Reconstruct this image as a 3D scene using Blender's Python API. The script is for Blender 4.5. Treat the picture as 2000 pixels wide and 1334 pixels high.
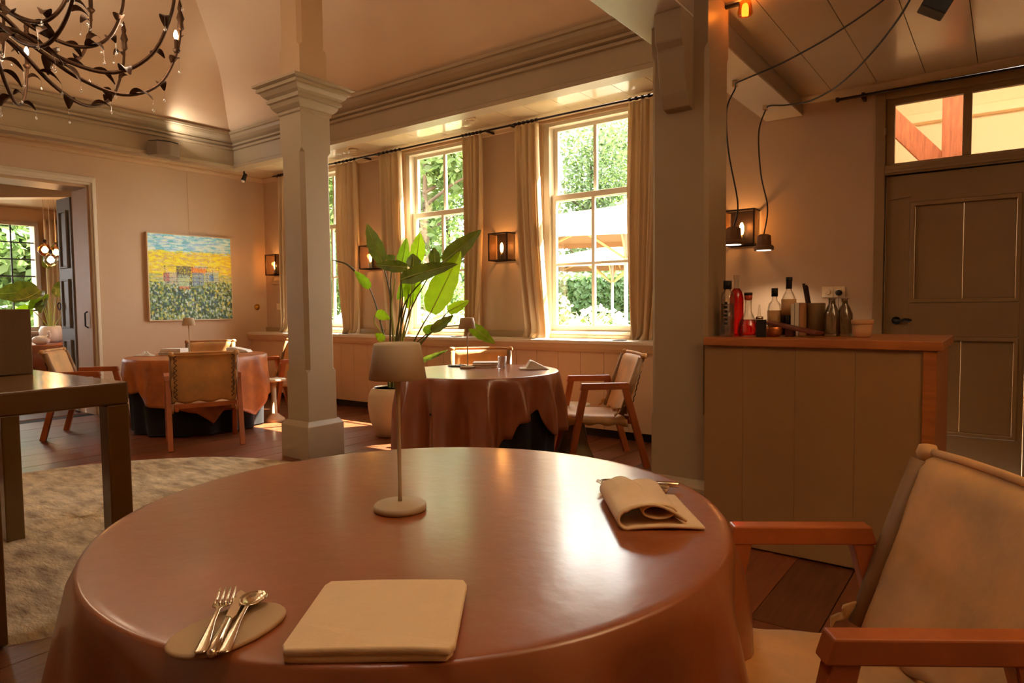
import bpy, bmesh, math, random
from mathutils import Vector, Matrix
random.seed(7)
for o in list(bpy.data.objects): bpy.data.objects.remove(o)
SC = bpy.context.scene
COL = SC.collection
PI = math.pi

# ------------------------------------------------------------------ camera
cam = bpy.data.cameras.new('camera'); cam.sensor_width = 36; cam.lens = 23.33; cam.clip_start = .02; cam.clip_end = 300
co = bpy.data.objects.new('camera', cam); COL.objects.link(co)
right, up, fwd = Vector((.801, .598, -.011)), Vector((-.022, .048, .999)), Vector((-.598, .800, -.052))
fwd.normalize(); right = (right - fwd*right.dot(fwd)).normalized(); up = right.cross(fwd)
m = Matrix((right, up, -fwd)).transposed().to_4x4(); m.translation = (0, 0, 1.22)
co.matrix_world = m
SC.camera = co
# ------------------------------------------------------------------ world, sun, exposure
w = bpy.data.worlds.new('world'); SC.world = w; w.use_nodes = True
bg = w.node_tree.nodes['Background']; bg.inputs[0].default_value = (1.0, .99, .98, 1); bg.inputs[1].default_value = 10
sun = bpy.data.lights.new('sun', 'SUN'); sun.energy = 85; sun.angle = .009; sun.color = (1, .92, .80)
so = bpy.data.objects.new('sun', sun); COL.objects.link(so)
so.rotation_euler = Vector((-1.0, -1.85, -2.95)).to_track_quat('-Z', 'Y').to_euler()
def lamp(name, kind, loc, energy, color, size=.05, rot=None, spot=None, parent=None):
    l = bpy.data.lights.new(name, kind); l.energy = energy; l.color = color
    if kind == 'AREA': l.size = size
    else: l.shadow_soft_size = size
    if kind == 'SPOT': l.spot_size = spot or 1.6; l.spot_blend = .6
    o = bpy.data.objects.new(name, l); COL.objects.link(o); o.location = loc
    if rot: o.rotation_euler = rot
    if parent: o.parent = parent
    return o
SC.view_settings.view_transform = 'Standard'; SC.view_settings.look = 'None'
SC.view_settings.exposure = 0.9; SC.view_settings.gamma = 1; SC.view_settings.use_curve_mapping = False
SC.cycles.use_denoising = True
SC.cycles.max_bounces = 10; SC.cycles.diffuse_bounces = 6; SC.cycles.glossy_bounces = 4
SC.cycles.transparent_max_bounces = 24; SC.cycles.transmission_bounces = 6
SC.cycles.caustics_reflective = False; SC.cycles.caustics_refractive = False
SC.cycles.sample_clamp_indirect = 6

# ------------------------------------------------------------------ materials
def srgb(r, g, b):
    f = lambda c: (c/255/12.92) if c/255 <= .04045 else ((c/255+.055)/1.055)**2.4
    return (f(r), f(g), f(b), 1)
def mat(name, col, rough=.6, metal=0, var=0, scale=8, stretch=(1, 1, 1), bump=0, bscale=40, coat=0, sheen=0, emit=None, estr=0, sss=0, crough=.12, trans=0, col2=None, spec=.5, rvar=0):
    m = bpy.data.materials.new(name); m.use_nodes = True
    nt = m.node_tree; b = nt.nodes['Principled BSDF']
    b.inputs['Base Color'].default_value = col; b.inputs['Roughness'].default_value = rough; b.inputs['Metallic'].default_value = metal
    b.inputs['Coat Weight'].default_value = coat; b.inputs['Coat Roughness'].default_value = crough
    b.inputs['Sheen Weight'].default_value = sheen; b.inputs['Specular IOR Level'].default_value = spec
    if emit: b.inputs['Emission Color'].default_value = emit; b.inputs['Emission Strength'].default_value = estr
    tc = mp = None
    if var or bump or rvar:
        tc = nt.nodes.new('ShaderNodeTexCoord'); mp = nt.nodes.new('ShaderNodeMapping')
        mp.inputs['Scale'].default_value = stretch; nt.links.new(tc.outputs['Object'], mp.inputs[0])
    if var:
        n = nt.nodes.new('ShaderNodeTexNoise'); n.inputs['Scale'].default_value = scale; n.inputs['Detail'].default_value = 6; n.inputs['Roughness'].default_value = .6
        nt.links.new(mp.outputs[0], n.inputs['Vector'])
        r = nt.nodes.new('ShaderNodeValToRGB'); r.color_ramp.elements[0].position = .3; r.color_ramp.elements[1].position = .72
        c2 = col2 or tuple(min(1, c*(1+var)) for c in col[:3]) + (1,)
        c1 = col if col2 else tuple(c*(1-var) for c in col[:3]) + (1,)
        r.color_ramp.elements[0].color = c1; r.color_ramp.elements[1].color = c2
        nt.links.new(n.outputs['Fac'], r.inputs[0]); nt.links.new(r.outputs[0], b.inputs['Base Color'])
    if bump:
        n2 = nt.nodes.new('ShaderNodeTexNoise'); n2.inputs['Scale'].default_value = bscale; n2.inputs['Detail'].default_value = 5
        nt.links.new(mp.outputs[0], n2.inputs['Vector'])
        bp = nt.nodes.new('ShaderNodeBump'); bp.inputs['Strength'].default_value = bump; bp.inputs['Distance'].default_value = .01
        nt.links.new(n2.outputs['Fac'], bp.inputs['Height']); nt.links.new(bp.outputs[0], b.inputs['Normal'])
    if rvar:
        n3 = nt.nodes.new('ShaderNodeTexNoise'); n3.inputs['Scale'].default_value = 5; n3.inputs['Detail'].default_value = 6
        nt.links.new(mp.outputs[0], n3.inputs['Vector'])
        mr = nt.nodes.new('ShaderNodeMapRange'); mr.inputs['To Min'].default_value = rough-rvar; mr.inputs['To Max'].default_value = rough+rvar
        nt.links.new(n3.outputs['Fac'], mr.inputs[0]); nt.links.new(mr.outputs[0], b.inputs['Roughness'])
    if trans:   # thin translucent sheet: leaves, fabric
        t = nt.nodes.new('ShaderNodeBsdfTranslucent'); mx = nt.nodes.new('ShaderNodeMixShader'); mx.inputs[0].default_value = trans
        t.inputs[0].default_value = col2 or tuple(min(1, c*1.3) for c in col[:3]) + (1,)
        nt.links.new(b.outputs[0], mx.inputs[1]); nt.links.new(t.outputs[0], mx.inputs[2])
        nt.links.new(mx.outputs[0], nt.nodes['Material Output'].inputs[0])
    return m
def glassy(name, tint=(1, 1, 1, 1), f0=.08, rough=.02):
    m = bpy.data.materials.new(name); m.use_nodes = True; nt = m.node_tree; nt.nodes.remove(nt.nodes['Principled BSDF'])
    t = nt.nodes.new('ShaderNodeBsdfTransparent'); t.inputs[0].default_value = tint
    g = nt.nodes.new('ShaderNodeBsdfGlossy'); g.inputs['Roughness'].default_value = rough
    lw = nt.nodes.new('ShaderNodeLayerWeight'); lw.inputs[0].default_value = .25
    ad = nt.nodes.new('ShaderNodeMath'); ad.operation = 'MULTIPLY_ADD'; ad.inputs[1].default_value = .5; ad.inputs[2].default_value = f0
    mx = nt.nodes.new('ShaderNodeMixShader')
    nt.links.new(lw.outputs['Fresnel'], ad.inputs[0]); nt.links.new(ad.outputs[0], mx.inputs[0])
    nt.links.new(t.outputs[0], mx.inputs[1]); nt.links.new(g.outputs[0], mx.inputs[2]); nt.links.new(mx.outputs[0], nt.nodes['Material Output'].inputs[0])
    return m
def emis(name, col, s):
    m = bpy.data.materials.new(name); m.use_nodes = True; nt = m.node_tree; nt.nodes.remove(nt.nodes['Principled BSDF'])
    e = nt.nodes.new('ShaderNodeEmission'); e.inputs[0].default_value = col; e.inputs[1].default_value = s
    nt.links.new(e.outputs[0], nt.nodes['Material Output'].inputs[0]); return m
M = dict(
    wall=mat('wall_paint', srgb(199, 171, 142), .75, var=.05, scale=1.2, bump=.05, bscale=60),
    vault=mat('vault_plaster', srgb(216, 188, 156), .8, var=.04, scale=.9, bump=.08, bscale=30),
    taupe=mat('taupe_paint', srgb(165, 146, 118), .42, var=.04, scale=3, bump=.03, bscale=60),
    taupe2=mat('taupe_paint_dado', srgb(196, 164, 128), .5, var=.04, scale=3),
    doorp=mat('door_paint', srgb(150, 122, 84), .45, var=.05, scale=4),
    barp=mat('bar_paint', srgb(156, 120, 78), .5, var=.05, scale=3),
    greyp=mat('grey_door_paint', srgb(118, 112, 102), .45),
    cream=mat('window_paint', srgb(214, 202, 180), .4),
    gloss=mat('gloss_ceiling_paint', srgb(206, 184, 148), .24, var=.04, scale=1.5, bump=.06, bscale=3, coat=.4),
    floor=mat('floor_oak', srgb(108, 60, 34), .34, var=.35, scale=5, stretch=(9, .7, 1), bump=.12, bscale=22, coat=.15),
    floor2=mat('floor_oak_dark', srgb(92, 51, 29), .36, var=.35, scale=5, stretch=(9, .7, 1), bump=.12, bscale=22, coat=.15),
    floor3=mat('floor_oak_red', srgb(122, 65, 37), .33, var=.3, scale=5, stretch=(9, .7, 1), bump=.12, bscale=22, coat=.15),
    sub=mat('subfloor_dark', srgb(25, 16, 10), .9),
    rug=mat('rug_wool', srgb(120, 94, 58), .95, var=.5, scale=5.5, stretch=(1, 2.4, 1), bump=1, bscale=26, sheen=.2, col2=srgb(220, 196, 150)),
    leather=mat('cognac_leather', srgb(140, 74, 36), .34, var=.14, scale=5, bump=.16, bscale=20, rvar=.06, spec=.8, coat=.6, crough=.17),
    leatherT=mat('cognac_hide', srgb(140, 76, 42), .40, var=.14, scale=5, bump=.14, bscale=24, trans=.15, col2=srgb(214, 128, 60)),
    suedeb=mat('brown_leather', srgb(128, 92, 54), .6, var=.12, scale=9, bump=.12, bscale=40),
    black=mat('black_cloth', srgb(22, 19, 17), .9),
    suede=mat('tan_leather', srgb(170, 134, 84), .62, var=.06, scale=5, bump=.12, bscale=45, sheen=.15, trans=.14, col2=srgb(226, 164, 92)),
    oak=mat('chair_oak', srgb(158, 80, 30), .42, var=.22, scale=6, stretch=(1, 1, 1), bump=.05, bscale=30, coat=.1),
    baroak=mat('bar_oak', srgb(172, 102, 50), .4, var=.22, scale=5, stretch=(.8, 8, 8), bump=.06, bscale=20, coat=.15),
    lace=mat('dark_lace', srgb(52, 26, 14), .6),
    brass=mat('brass', srgb(196, 150, 60), .3, metal=1),
    silver=mat('silver', srgb(225, 205, 178), .2, metal=1),
    iron=mat('rust_iron', srgb(74, 48, 28), .5, metal=.7, var=.4, scale=20),
    blackm=mat('black_metal', srgb(18, 16, 14), .5),
    bronze=mat('bronze_frame', srgb(44, 28, 18), .4, metal=.6),
    lampp=mat('lamp_paint', srgb(176, 152, 116), .55),
    linen=mat('linen', srgb(216, 182, 136), .9, var=.04, scale=30, bump=.08, bscale=200, sheen=.2),
    white_linen=mat('white_linen', srgb(222, 214, 204), .9, bump=.08, bscale=100),
    curtain=mat('curtain_linen', srgb(224, 204, 172), .9, var=.05, scale=20, trans=.22, col2=srgb(225, 200, 160)),
    clay=mat('clay', srgb(176, 142, 100), .7, var=.06, scale=9),
    potc=mat('planter_ceramic', srgb(212, 188, 152), .55),
    terr=mat('ramekin_clay', srgb(196, 148, 104), .6),
    soil=mat('soil', srgb(40, 28, 18), 1),
    desk=mat('desk_lacquer', srgb(100, 70, 32), .22, var=.1, scale=3, coat=.3),
    boxp=mat('box_cover', srgb(112, 86, 54), .8, bump=.1, bscale=120),
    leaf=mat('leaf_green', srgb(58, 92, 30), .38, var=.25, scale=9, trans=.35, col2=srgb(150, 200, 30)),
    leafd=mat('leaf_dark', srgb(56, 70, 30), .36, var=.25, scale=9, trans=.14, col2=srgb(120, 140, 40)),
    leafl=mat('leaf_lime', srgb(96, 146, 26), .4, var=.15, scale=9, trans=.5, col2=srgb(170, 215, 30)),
    stem=mat('stem_green', srgb(84, 86, 38), .5),
    steml=mat('stem_pale', srgb(170, 178, 96), .5),
    pane=glassy('window_glass', (.97, .98, .96, 1), .02, .0),
    clear=glassy('clear_glass', (.95, .94, .92, 1), .10),
    red=glassy('red_glass', (.80, .06, .07, 1), .08),
    amber=glassy('amber_glass', (1, .55, .18, 1), .06, .05),
    crystal=glassy('crystal', (.95, .92, .86, 1), .3, .02),
    winebody=mat('wine_dark', srgb(16, 8, 8), .12),
    label=mat('paper_label', srgb(216, 176, 128), .7),
    bulb=emis('bulb_glow', (1, .78, .45, 1), 14),
    bulbo=emis('bulb_orange', (1, .62, .26, 1), 9),
    bulbw=emis('bulb_white', (1, .84, .62, 1), 9),
    diff=emis('lamp_disc', (1, .8, .62, 1), 2.2),
    paper=mat('book_paper', srgb(226, 218, 204), .8),
    tanbook=mat('tan_cover', srgb(190, 138, 92), .6),
    copper=mat('copper', srgb(200, 120, 66), .35, metal=.8),
    mahog=mat('mahogany', srgb(112, 52, 38), .4),
    canm=mat('stone_canister', srgb(126, 100, 64), .6),
    plast=mat('socket_plastic', srgb(236, 216, 184), .4),
    timber=mat('old_timber', srgb(156, 84, 42), .7, var=.4, scale=6, stretch=(6, 6, .8), bump=.5, bscale=12),
    creamw=mat('loft_plaster', srgb(232, 210, 170), .8),
    silverfr=mat('picture_frame', srgb(214, 190, 150), .35),
    grass=mat('terrace_paving', srgb(104, 100, 86), .9, var=.15, scale=2),
    tleaf=mat('tree_leaf', srgb(58, 76, 46), .6, trans=.3, col2=srgb(92, 118, 58)),
    tleaf2=mat('tree_leaf_light', srgb(80, 102, 56), .6, trans=.35, col2=srgb(122, 150, 72)),
    hleaf=mat('hedge_leaf', srgb(56, 84, 46), .6, trans=.3, col2=srgb(90, 124, 60)),
    flow=mat('pale_blossom', srgb(226, 226, 176), .7, trans=.4),
    bark=mat('bark', srgb(70, 56, 42), .9),
    canopy=mat('parasol_cloth', srgb(168, 140, 106), .8, trans=.05, col2=srgb(170, 130, 84)),
    shaded_cloth=mat('parasol_shaded_cloth', srgb(118, 86, 56), .85),  # shade under the cream parasols put into a browner cloth colour
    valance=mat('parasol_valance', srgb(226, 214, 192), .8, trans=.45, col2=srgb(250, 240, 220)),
    pole=mat('parasol_wood', srgb(190, 150, 100), .5),
    mpole=mat('parasol_pole', srgb(170, 168, 164), .4),
    stone=mat('stool_top', srgb(206, 186, 152), .6),
    khaki=mat('khaki_hide', srgb(132, 112, 70), .7),
    white=mat('white_ceramic', srgb(240, 236, 228), .25),
    speak=mat('speaker_grey', srgb(132, 118, 100), .5),
)
# ------------------------------------------------------------------ mesh helpers
class MB:
    def __init__(s): s.v = []; s.f = []; s.sm = []
    def add(s, vs, fs, smooth=False):
        n = len(s.v); s.v += [tuple(v) for v in vs]; s.f += [tuple(i+n for i in f) for f in fs]; s.sm += [smooth]*len(fs); return s
    def box(s, x0, x1, y0, y1, z0, z1):
        return s.add([(x0, y0, z0), (x1, y0, z0), (x1, y1, z0), (x0, y1, z0), (x0, y0, z1), (x1, y0, z1), (x1, y1, z1), (x0, y1, z1)],
                     [(3, 2, 1, 0), (4, 5, 6, 7), (0, 1, 5, 4), (1, 2, 6, 5), (2, 3, 7, 6), (3, 0, 4, 7)])
    def bar(s, p, q, w, h, side=(0, 0, 1)):
        p, q, side = Vector(p), Vector(q), Vector(side); d = (q-p).normalized(); a = side - d*side.dot(d); a.normalize(); b = d.cross(a)
        vs = []
        for c in (p, q):
            for i, j in ((-1, -1), (1, -1), (1, 1), (-1, 1)): vs.append(c + b*(i*w/2) + a*(j*h/2))
        return s.add(vs, [(3, 2, 1, 0), (4, 5, 6, 7), (0, 1, 5, 4), (1, 2, 6, 5), (2, 3, 7, 6), (3, 0, 4, 7)])
    def tube(s, pts, r, n=8, cap=True, smooth=True):
        pts = [Vector(p) for p in pts]; k = len(pts); rs = r if isinstance(r, (list, tuple)) else [r]*k
        vs = []; fs = []; prev = None
        for i in range(k):
            t = (pts[min(i+1, k-1)] - pts[max(i-1, 0)]).normalized()
            if prev is None:
                a = t.orthogonal().normalized()
            else:
                a = prev - t*prev.dot(t); a = a.normalized() if a.length > 1e-6 else t.orthogonal().normalized()
            prev = a; b = t.cross(a)
            for j in range(n):
                an = 2*PI*j/n; vs.append(pts[i] + (a*math.cos(an) + b*math.sin(an))*rs[i])
        for i in range(k-1):
            for j in range(n): fs.append((i*n+j, i*n+(j+1) % n, (i+1)*n+(j+1) % n, (i+1)*n+j))
        if cap: fs.append(tuple(range(n))[::-1]); fs.append(tuple((k-1)*n+j for j in range(n)))
        return s.add(vs, fs, smooth)
    def lathe(s, prof, n=24, c=(0, 0, 0), smooth=True, sx=1, sy=1, rz=0):
        vs = []; fs = []
        for r, z in prof:
            for j in range(n):
                an = 2*PI*j/n; x, y = r*math.cos(an)*sx, r*math.sin(an)*sy
                vs.append((c[0]+x*math.cos(rz)-y*math.sin(rz), c[1]+x*math.sin(rz)+y*math.cos(rz), c[2]+z))
        k = len(prof)
        for i in range(k-1):
            for j in range(n): fs.append((i*n+j, i*n+(j+1) % n, (i+1)*n+(j+1) % n, (i+1)*n+j))
        if prof[0][0] > 1e-5: fs.append(tuple(range(n))[::-1])
        if prof[-1][0] > 1e-5: fs.append(tuple((k-1)*n+j for j in range(n)))
        return s.add(vs, fs, smooth)
    def prism(s, poly, a, b, ax='y'):
        f = {'y': lambda p, t: (p[0], t, p[1]), 'x': lambda p, t: (t, p[0], p[1]), 'z': lambda p, t: (p[0], p[1], t)}[ax]
        n = len(poly); vs = [f(p, a) for p in poly] + [f(p, b) for p in poly]
        return s.add(vs, [tuple(range(n))[::-1], tuple(range(n, 2*n))] + [(i, (i+1) % n, n+(i+1) % n, n+i) for i in range(n)])
    def ring(s, o, i, a, b, ax='y'):   # rectangular frame: outer rect, inner rect (u0,u1,v0,v1)
        f = {'y': lambda u, v, t: (u, t, v), 'x': lambda u, v, t: (t, u, v), 'z': lambda u, v, t: (u, v, t)}[ax]
        R = lambda r: [(r[0], r[2]), (r[1], r[2]), (r[1], r[3]), (r[0], r[3])]
        vs = [f(u, v, t) for t in (a, b) for rr in (o, i) for u, v in R(rr)]
        fs = []
        for k in range(4):
            l = (k+1) % 4
            fs += [(k, l, 4+l, 4+k), (8+k, 12+k, 12+l, 8+l), (k, 8+k, 8+l, l), (4+k, 4+l, 12+l, 12+k)]
        return s.add(vs, fs)
    def grid(s, nu, nv, fn, smooth=True, wrap=False):
        vs = [fn(i/(nu if wrap else nu-1), j/(nv-1)) for j in range(nv) for i in range(nu)]
        fs = [(j*nu+i, j*nu+(i+1) % nu, (j+1)*nu+(i+1) % nu, (j+1)*nu+i) for j in range(nv-1) for i in range(nu if wrap else nu-1)]
        return s.add(vs, fs, smooth)
    def sweep(s, path, prof, closed=False):   # prof: closed polygon of (offset to the left of the path, z); mitred corners
        P_ = [Vector(p) for p in path]; n = len(P_); vs = []; k = len(prof)
        for i, p in enumerate(P_):
            d0 = (p - P_[i-1]).normalized() if (i or closed) else None
            d1 = (P_[(i+1) % n] - p).normalized() if (i < n-1 or closed) else None
            n0 = Vector((-d0.y, d0.x)) if d0 else None; n1 = Vector((-d1.y, d1.x)) if d1 else None
            if n0 is None: mm = n1
            elif n1 is None: mm = n0
            else:
                mm = (n0+n1); mm = mm/ max(.2, mm.dot(n0))
            for o, z in prof: vs.append((p.x+mm.x*o, p.y+mm.y*o, z))
        fs = []
        for i in range(n if closed else n-1):
            a, b = i*k, ((i+1) % n)*k
            for j in range(k): fs.append((a+j, a+(j+1) % k, b+(j+1) % k, b+j))
        if not closed: fs += [tuple(range(k))[::-1], tuple((n-1)*k+j for j in range(k))]
        return s.add(vs, fs)
    def mesh(s, name):
        me = bpy.data.meshes.new(name); me.from_pydata(s.v, [], s.f)
        me.polygons.foreach_set('use_smooth', s.sm); me.update()
        bm = bmesh.new(); bm.from_mesh(me); bmesh.ops.recalc_face_normals(bm, faces=bm.faces); bm.to_mesh(me); bm.free()
        return me
    def build(s, name, material, parent=None, bevel=0, solid=0, sub=0, loc=None, rz=0):
        me = s.mesh(name); me.materials.append(material)
        o = bpy.data.objects.new(name, me); COL.objects.link(o)
        if parent: o.parent = parent
        if loc: o.location = loc
        if rz: o.rotation_euler.z = rz
        if solid: md = o.modifiers.new('solid', 'SOLIDIFY'); md.thickness = solid; md.offset = 0
        if sub: md = o.modifiers.new('sub', 'SUBSURF'); md.levels = md.render_levels = sub
        if bevel: md = o.modifiers.new('bevel', 'BEVEL'); md.width = bevel; md.segments = 2; md.limit_method = 'ANGLE'
        return o
def tag(o, label, cat, group=None, kind=None):
    o['label'] = label; o['category'] = cat
    if group: o['group'] = group
    if kind: o['kind'] = kind
    return o
def thing(name, label, cat, loc=(0, 0, 0), rz=0, group=None):
    o = bpy.data.objects.new(name, None); o.empty_display_size = .1; COL.objects.link(o)
    o.location = loc; o.rotation_euler.z = rz
    return tag(o, label, cat, group)
def root(name, label=None, loc=(0, 0, 0)):
    o = bpy.data.objects.new(name, None); COL.objects.link(o); o['kind'] = 'structure'; o.location = loc
    if label: o['label'] = label
    return o
def struct(o, label=None):
    o['kind'] = 'structure'
    if label: o['label'] = label
    return o
def dup(t, loc, rz, label, group=None):
    r = t.copy(); COL.objects.link(r); r.location = loc; r.rotation_euler = (0, 0, rz); r['label'] = label
    if group: r['group'] = group
    for ch in list(t.children):
        c = ch.copy(); COL.objects.link(c); c.parent = r
        for g in list(ch.children):
            d = g.copy(); COL.objects.link(d); d.parent = c
    return r
def copy_mesh(o, name, loc=(0, 0, 0), parent=None, rot=None, scale=None):
    c = bpy.data.objects.new(name, o.data); COL.objects.link(c); c.location = loc
    if parent: c.parent = parent
    if rot: c.rotation_euler = rot
    if scale: c.scale = scale
    for md in o.modifiers:
        n = c.modifiers.new(md.name, md.type)
        for a in ('width', 'segments', 'limit_method', 'thickness', 'offset', 'levels', 'render_levels'):
            if hasattr(md, a):
                try: setattr(n, a, getattr(md, a))
                except Exception: pass
    return c
def lerp(a, b, t): return a+(b-a)*t
def bez(pts, n):   # Catmull-Rom through points
    P_ = [Vector(p) for p in pts]; out = []
    for i in range(len(P_)-1):
        p0 = P_[max(i-1, 0)]; p1 = P_[i]; p2 = P_[i+1]; p3 = P_[min(i+2, len(P_)-1)]
        for k in range(n):
            t = k/n; out.append(.5*((2*p1)+(p2-p0)*t+(2*p0-5*p1+4*p2-p3)*t*t+(3*p1-p0-3*p2+p3)*t**3))
    out.append(P_[-1]); return out
def wall_cells(us, vs, holes, f):   # one connected mesh of cells, those in a hole skipped; f(u,v,side)
    us = sorted(set(us)); vs = sorted(set(vs)); mb = MB(); idx = {}
    def vid(i, j, t):
        k = (i, j, t)
        if k not in idx: idx[k] = len(mb.v); mb.v.append(f(us[i], vs[j], t))
        return idx[k]
    solid = lambda i, j: 0 <= i < len(us)-1 and 0 <= j < len(vs)-1 and not any(h[0]-1e-6 <= us[i] and us[i+1] <= h[1]+1e-6 and h[2]-1e-6 <= vs[j] and vs[j+1] <= h[3]+1e-6 for h in holes)
    for i in range(len(us)-1):
        for j in range(len(vs)-1):
            if not solid(i, j): continue
            fs = [(vid(i, j, 0), vid(i+1, j, 0), vid(i+1, j+1, 0), vid(i, j+1, 0)), (vid(i, j, 1), vid(i, j+1, 1), vid(i+1, j+1, 1), vid(i+1, j, 1))]
            for di, dj, a, b in ((-1, 0, (i, j), (i, j+1)), (1, 0, (i+1, j), (i+1, j+1)), (0, -1, (i, j), (i+1, j)), (0, 1, (i, j+1), (i+1, j+1))):
                if not solid(i+di, j+dj): fs.append((vid(*a, 0), vid(*b, 0), vid(*b, 1), vid(*a, 1)))
            mb.f += fs; mb.sm += [False]*len(fs)
    return mb

# ================================================================== THE ROOM
XL, YW = -8.62, 5.60          # left wall face, window wall face
XR, YB = 1.75, -3.2           # right wall, back wall
HX, HY = -8.03, 4.80          # inner faces of the ring beam of the vaulted hall
HR = -1.64                    # right edge of the hall
ZS, ZR = 3.085, 2.82          # soffit of the window bay, ceiling over the bar
WIN = [-7.145, -5.175, -3.220]
# floor of single boards
fl = struct(MB().box(-8.9, XR, YB, YW, -.06, -.012).build('floor', M['sub']), 'dark boarded oak floor of the dining room')
bw = .245; x = -8.62; k = 0
while x < XR:
    cuts = [YB, YB+random.uniform(1.2, 3), 0]; cuts[2] = cuts[1]+random.uniform(2.2, 3.2); cuts.append(YW)
    if k == 0: me0 = None
    for a, b in zip(cuts, cuts[1:]):
        MB().box(x+.002, min(x+bw, XR)-.002, a+.0015, b-.0015, -.012, random.uniform(-.0012, .0012)).build('plank', random.choice([M['floor'], M['floor2'], M['floor'], M['floor3']]), fl)
    x += bw; k += 1
# window wall and door wall in one plane
holes = [(c-.56, c+.56, .93, 3.045) for c in WIN] + [(-.745, .10, 0, 2.15), (-.745, .42, 2.215, 2.70)]
us = [XL-.25, XR] + [h[i] for h in holes for i in (0, 1)]; vs = [0, 3.3] + [h[i] for h in holes for i in (2, 3)]
struct(wall_cells(us, vs, holes, lambda u, v, t: (u, YW+.2*t, v)).build('wall_back', M['wall']), 'dusty pink wall with three tall sash windows')
# left wall with doorway
dh = [(2.0, 3.31, 0, 2.68)]
struct(wall_cells([YB, YW+.2, 2.0, 3.31], [0, 3.3, 2.68], dh, lambda u, v, t: (XL-.45*t if t else XL, u, v)).build('wall_left', M['wall']), 'dusty pink wall with the painting and a doorway')
struct(MB().box(XR, XR+.1, YB, YW+.2, 0, 3.3).build('wall_right', M['wall']))
struct(MB().box(XL-.2, XR+.1, YB-.1, YB, 0, 6).build('wall_front', M['wall']))
# vaulted ceiling: hipped coved shell
prof = [(.0, 3.44), (.05, 3.46), (.12, 3.50), (.19, 3.66), (.25, 3.84), (.31, 4.00), (.38, 4.13), (.48, 4.23), (.60, 4.31), (.75, 4.42), (.95, 4.56), (1.25, 4.75), (1.7, 4.95), (2.3, 5.08), (3.0, 5.12)]
mb = MB(); nx = 4
for d, z in prof:
    x0, y0 = HX+d, HY-d
    for t in range(nx): mb.v.append((x0, lerp(YB, y0, t/(nx-1)), z))
    for t in range(1, nx): mb.v.append((lerp(x0, HR, t/(nx-1)), y0, z))
row = 2*nx-1
for i in range(len(prof)-1):
    for j in range(row-1): mb.f.append((i*row+j, i*row+j+1, (i+1)*row+j+1, (i+1)*row+j)); mb.sm.append(True)
n = len(mb.v); mb.v.append((HR, YB, prof[-1][1])); lastr = (len(prof)-1)*row
mb.f.append(tuple([lastr+j for j in range(row)] + [n])); mb.sm.append(False)
vo = mb.build('ceiling', M['vault'])
bm = bmesh.new(); bm.from_mesh(vo.data); bm.verts.ensure_lookup_table()
for e in bm.edges:
    a, b = e.verts[0].index, e.verts[1].index
    if a % row == nx-1 and b % row == nx-1 and abs(a-b) == row: e.smooth = False
bm.to_mesh(vo.data); bm.free(); struct(vo, 'coved plaster vault over the dining hall')
struct(MB().box(HR, HR+.06, YB, HY+.1, 2.90, 5.3).build('wall_gable', M['vault']), 'plaster wall above the long cross beam')
# ring beam with stepped cornice (trim)
beam = [(0, 3.03), (.022, 3.03), (.022, 3.07), (.006, 3.08), (.006, 3.095), (-.012, 3.10), (-.012, 3.262), (.016, 3.268), (.016, 3.292), (-.004, 3.296), (-.004, 3.306), (.034, 3.314), (.034, 3.332), (.014, 3.336), (.014, 3.346), (.052, 3.366), (.085, 3.395), (.098, 3.42), (.098, 3.428), (.118, 3.434), (.118, 3.462), (-.08, 3.462), (-.14, 3.44), (-.14, 3.03)]
bt = MB().sweep([(HR+.02, HY), (HX, HY), (HX, YB)], [(o, z) for o, z in beam]).build('trim_1', M['taupe'])
struct(bt, 'taupe ring beam with stepped cornice under the vault')
# soffit boards of the bay, part of the ceiling over it
so1 = struct(MB().box(XL, -1.3, HY+.08, YW, ZS+.012, ZS+.05).build('ceiling', M['sub']), 'glossy cream boarded soffit above the windows')
x = XL
while x < -1.32:
    MB().box(x+.002, min(x+.31, -1.32)-.002, HY+.08, YW, ZS, ZS+.012).build('plank', M['gloss'], so1); x += .31
so2 = struct(MB().box(XL, HX-.08, YB, HY+.08, ZS+.012, ZS+.05).build('ceiling', M['sub']), 'boarded soffit strip along the left wall')
y = YB
while y < HY+.05:
    MB().box(XL, HX-.08, y+.002, min(y+.46, HY+.08)-.002, ZS, ZS+.012).build('plank', M['gloss'], so2); y += .46
# low boarded ceiling over the bar
so3 = struct(MB().box(-1.32, XR, YB, YW, ZR+.014, ZR+.06).build('ceiling', M['sub']), 'low glossy boarded ceiling over the bar')
x = -1.40
while x < XR:
    MB().box(max(x, -1.32)+.002, min(x+.3, XR)-.002, YB, YW-.06, ZR, ZR+.014).build('plank', M['gloss'], so3); x += .3
struct(MB().sweep([(XR, YW), (-1.32, YW)], [(0, ZR+.005), (0, ZR-.05), (.02, ZR-.05), (.065, ZR-.012), (.065, ZR+.005)]).build('trim_2', M['gloss']), 'cove strip where the low ceiling meets the wall')
# crown under the soffits
struct(MB().sweep([(-1.6, YW), (XL, YW), (XL, YB)], [(0, ZS), (.05, ZS), (.05, ZS-.012), (.03, ZS-.022), (.015, ZS-.05), (0, ZS-.055)]).build('trim_3', M['taupe2']), 'slim crown moulding under the soffit')
# cross beam along the hall edge
cb = struct(MB().box(-1.60, -1.32, YB, YW, 2.70, 3.12).build('trim_4', M['taupe'], bevel=.004), 'boxed cross beam above the post')
MB().box(-1.598, -1.322, YB, YW-.002, 2.690, 2.70).build('lit_soffit', M['cream'], cb)  # paler cream stands in for light falling on the beam underside
MB().box(-1.655, -1.60, YB, 3.56, 2.695, 2.90).build('edge_board', M['cream'], cb, bevel=.004)
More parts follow.
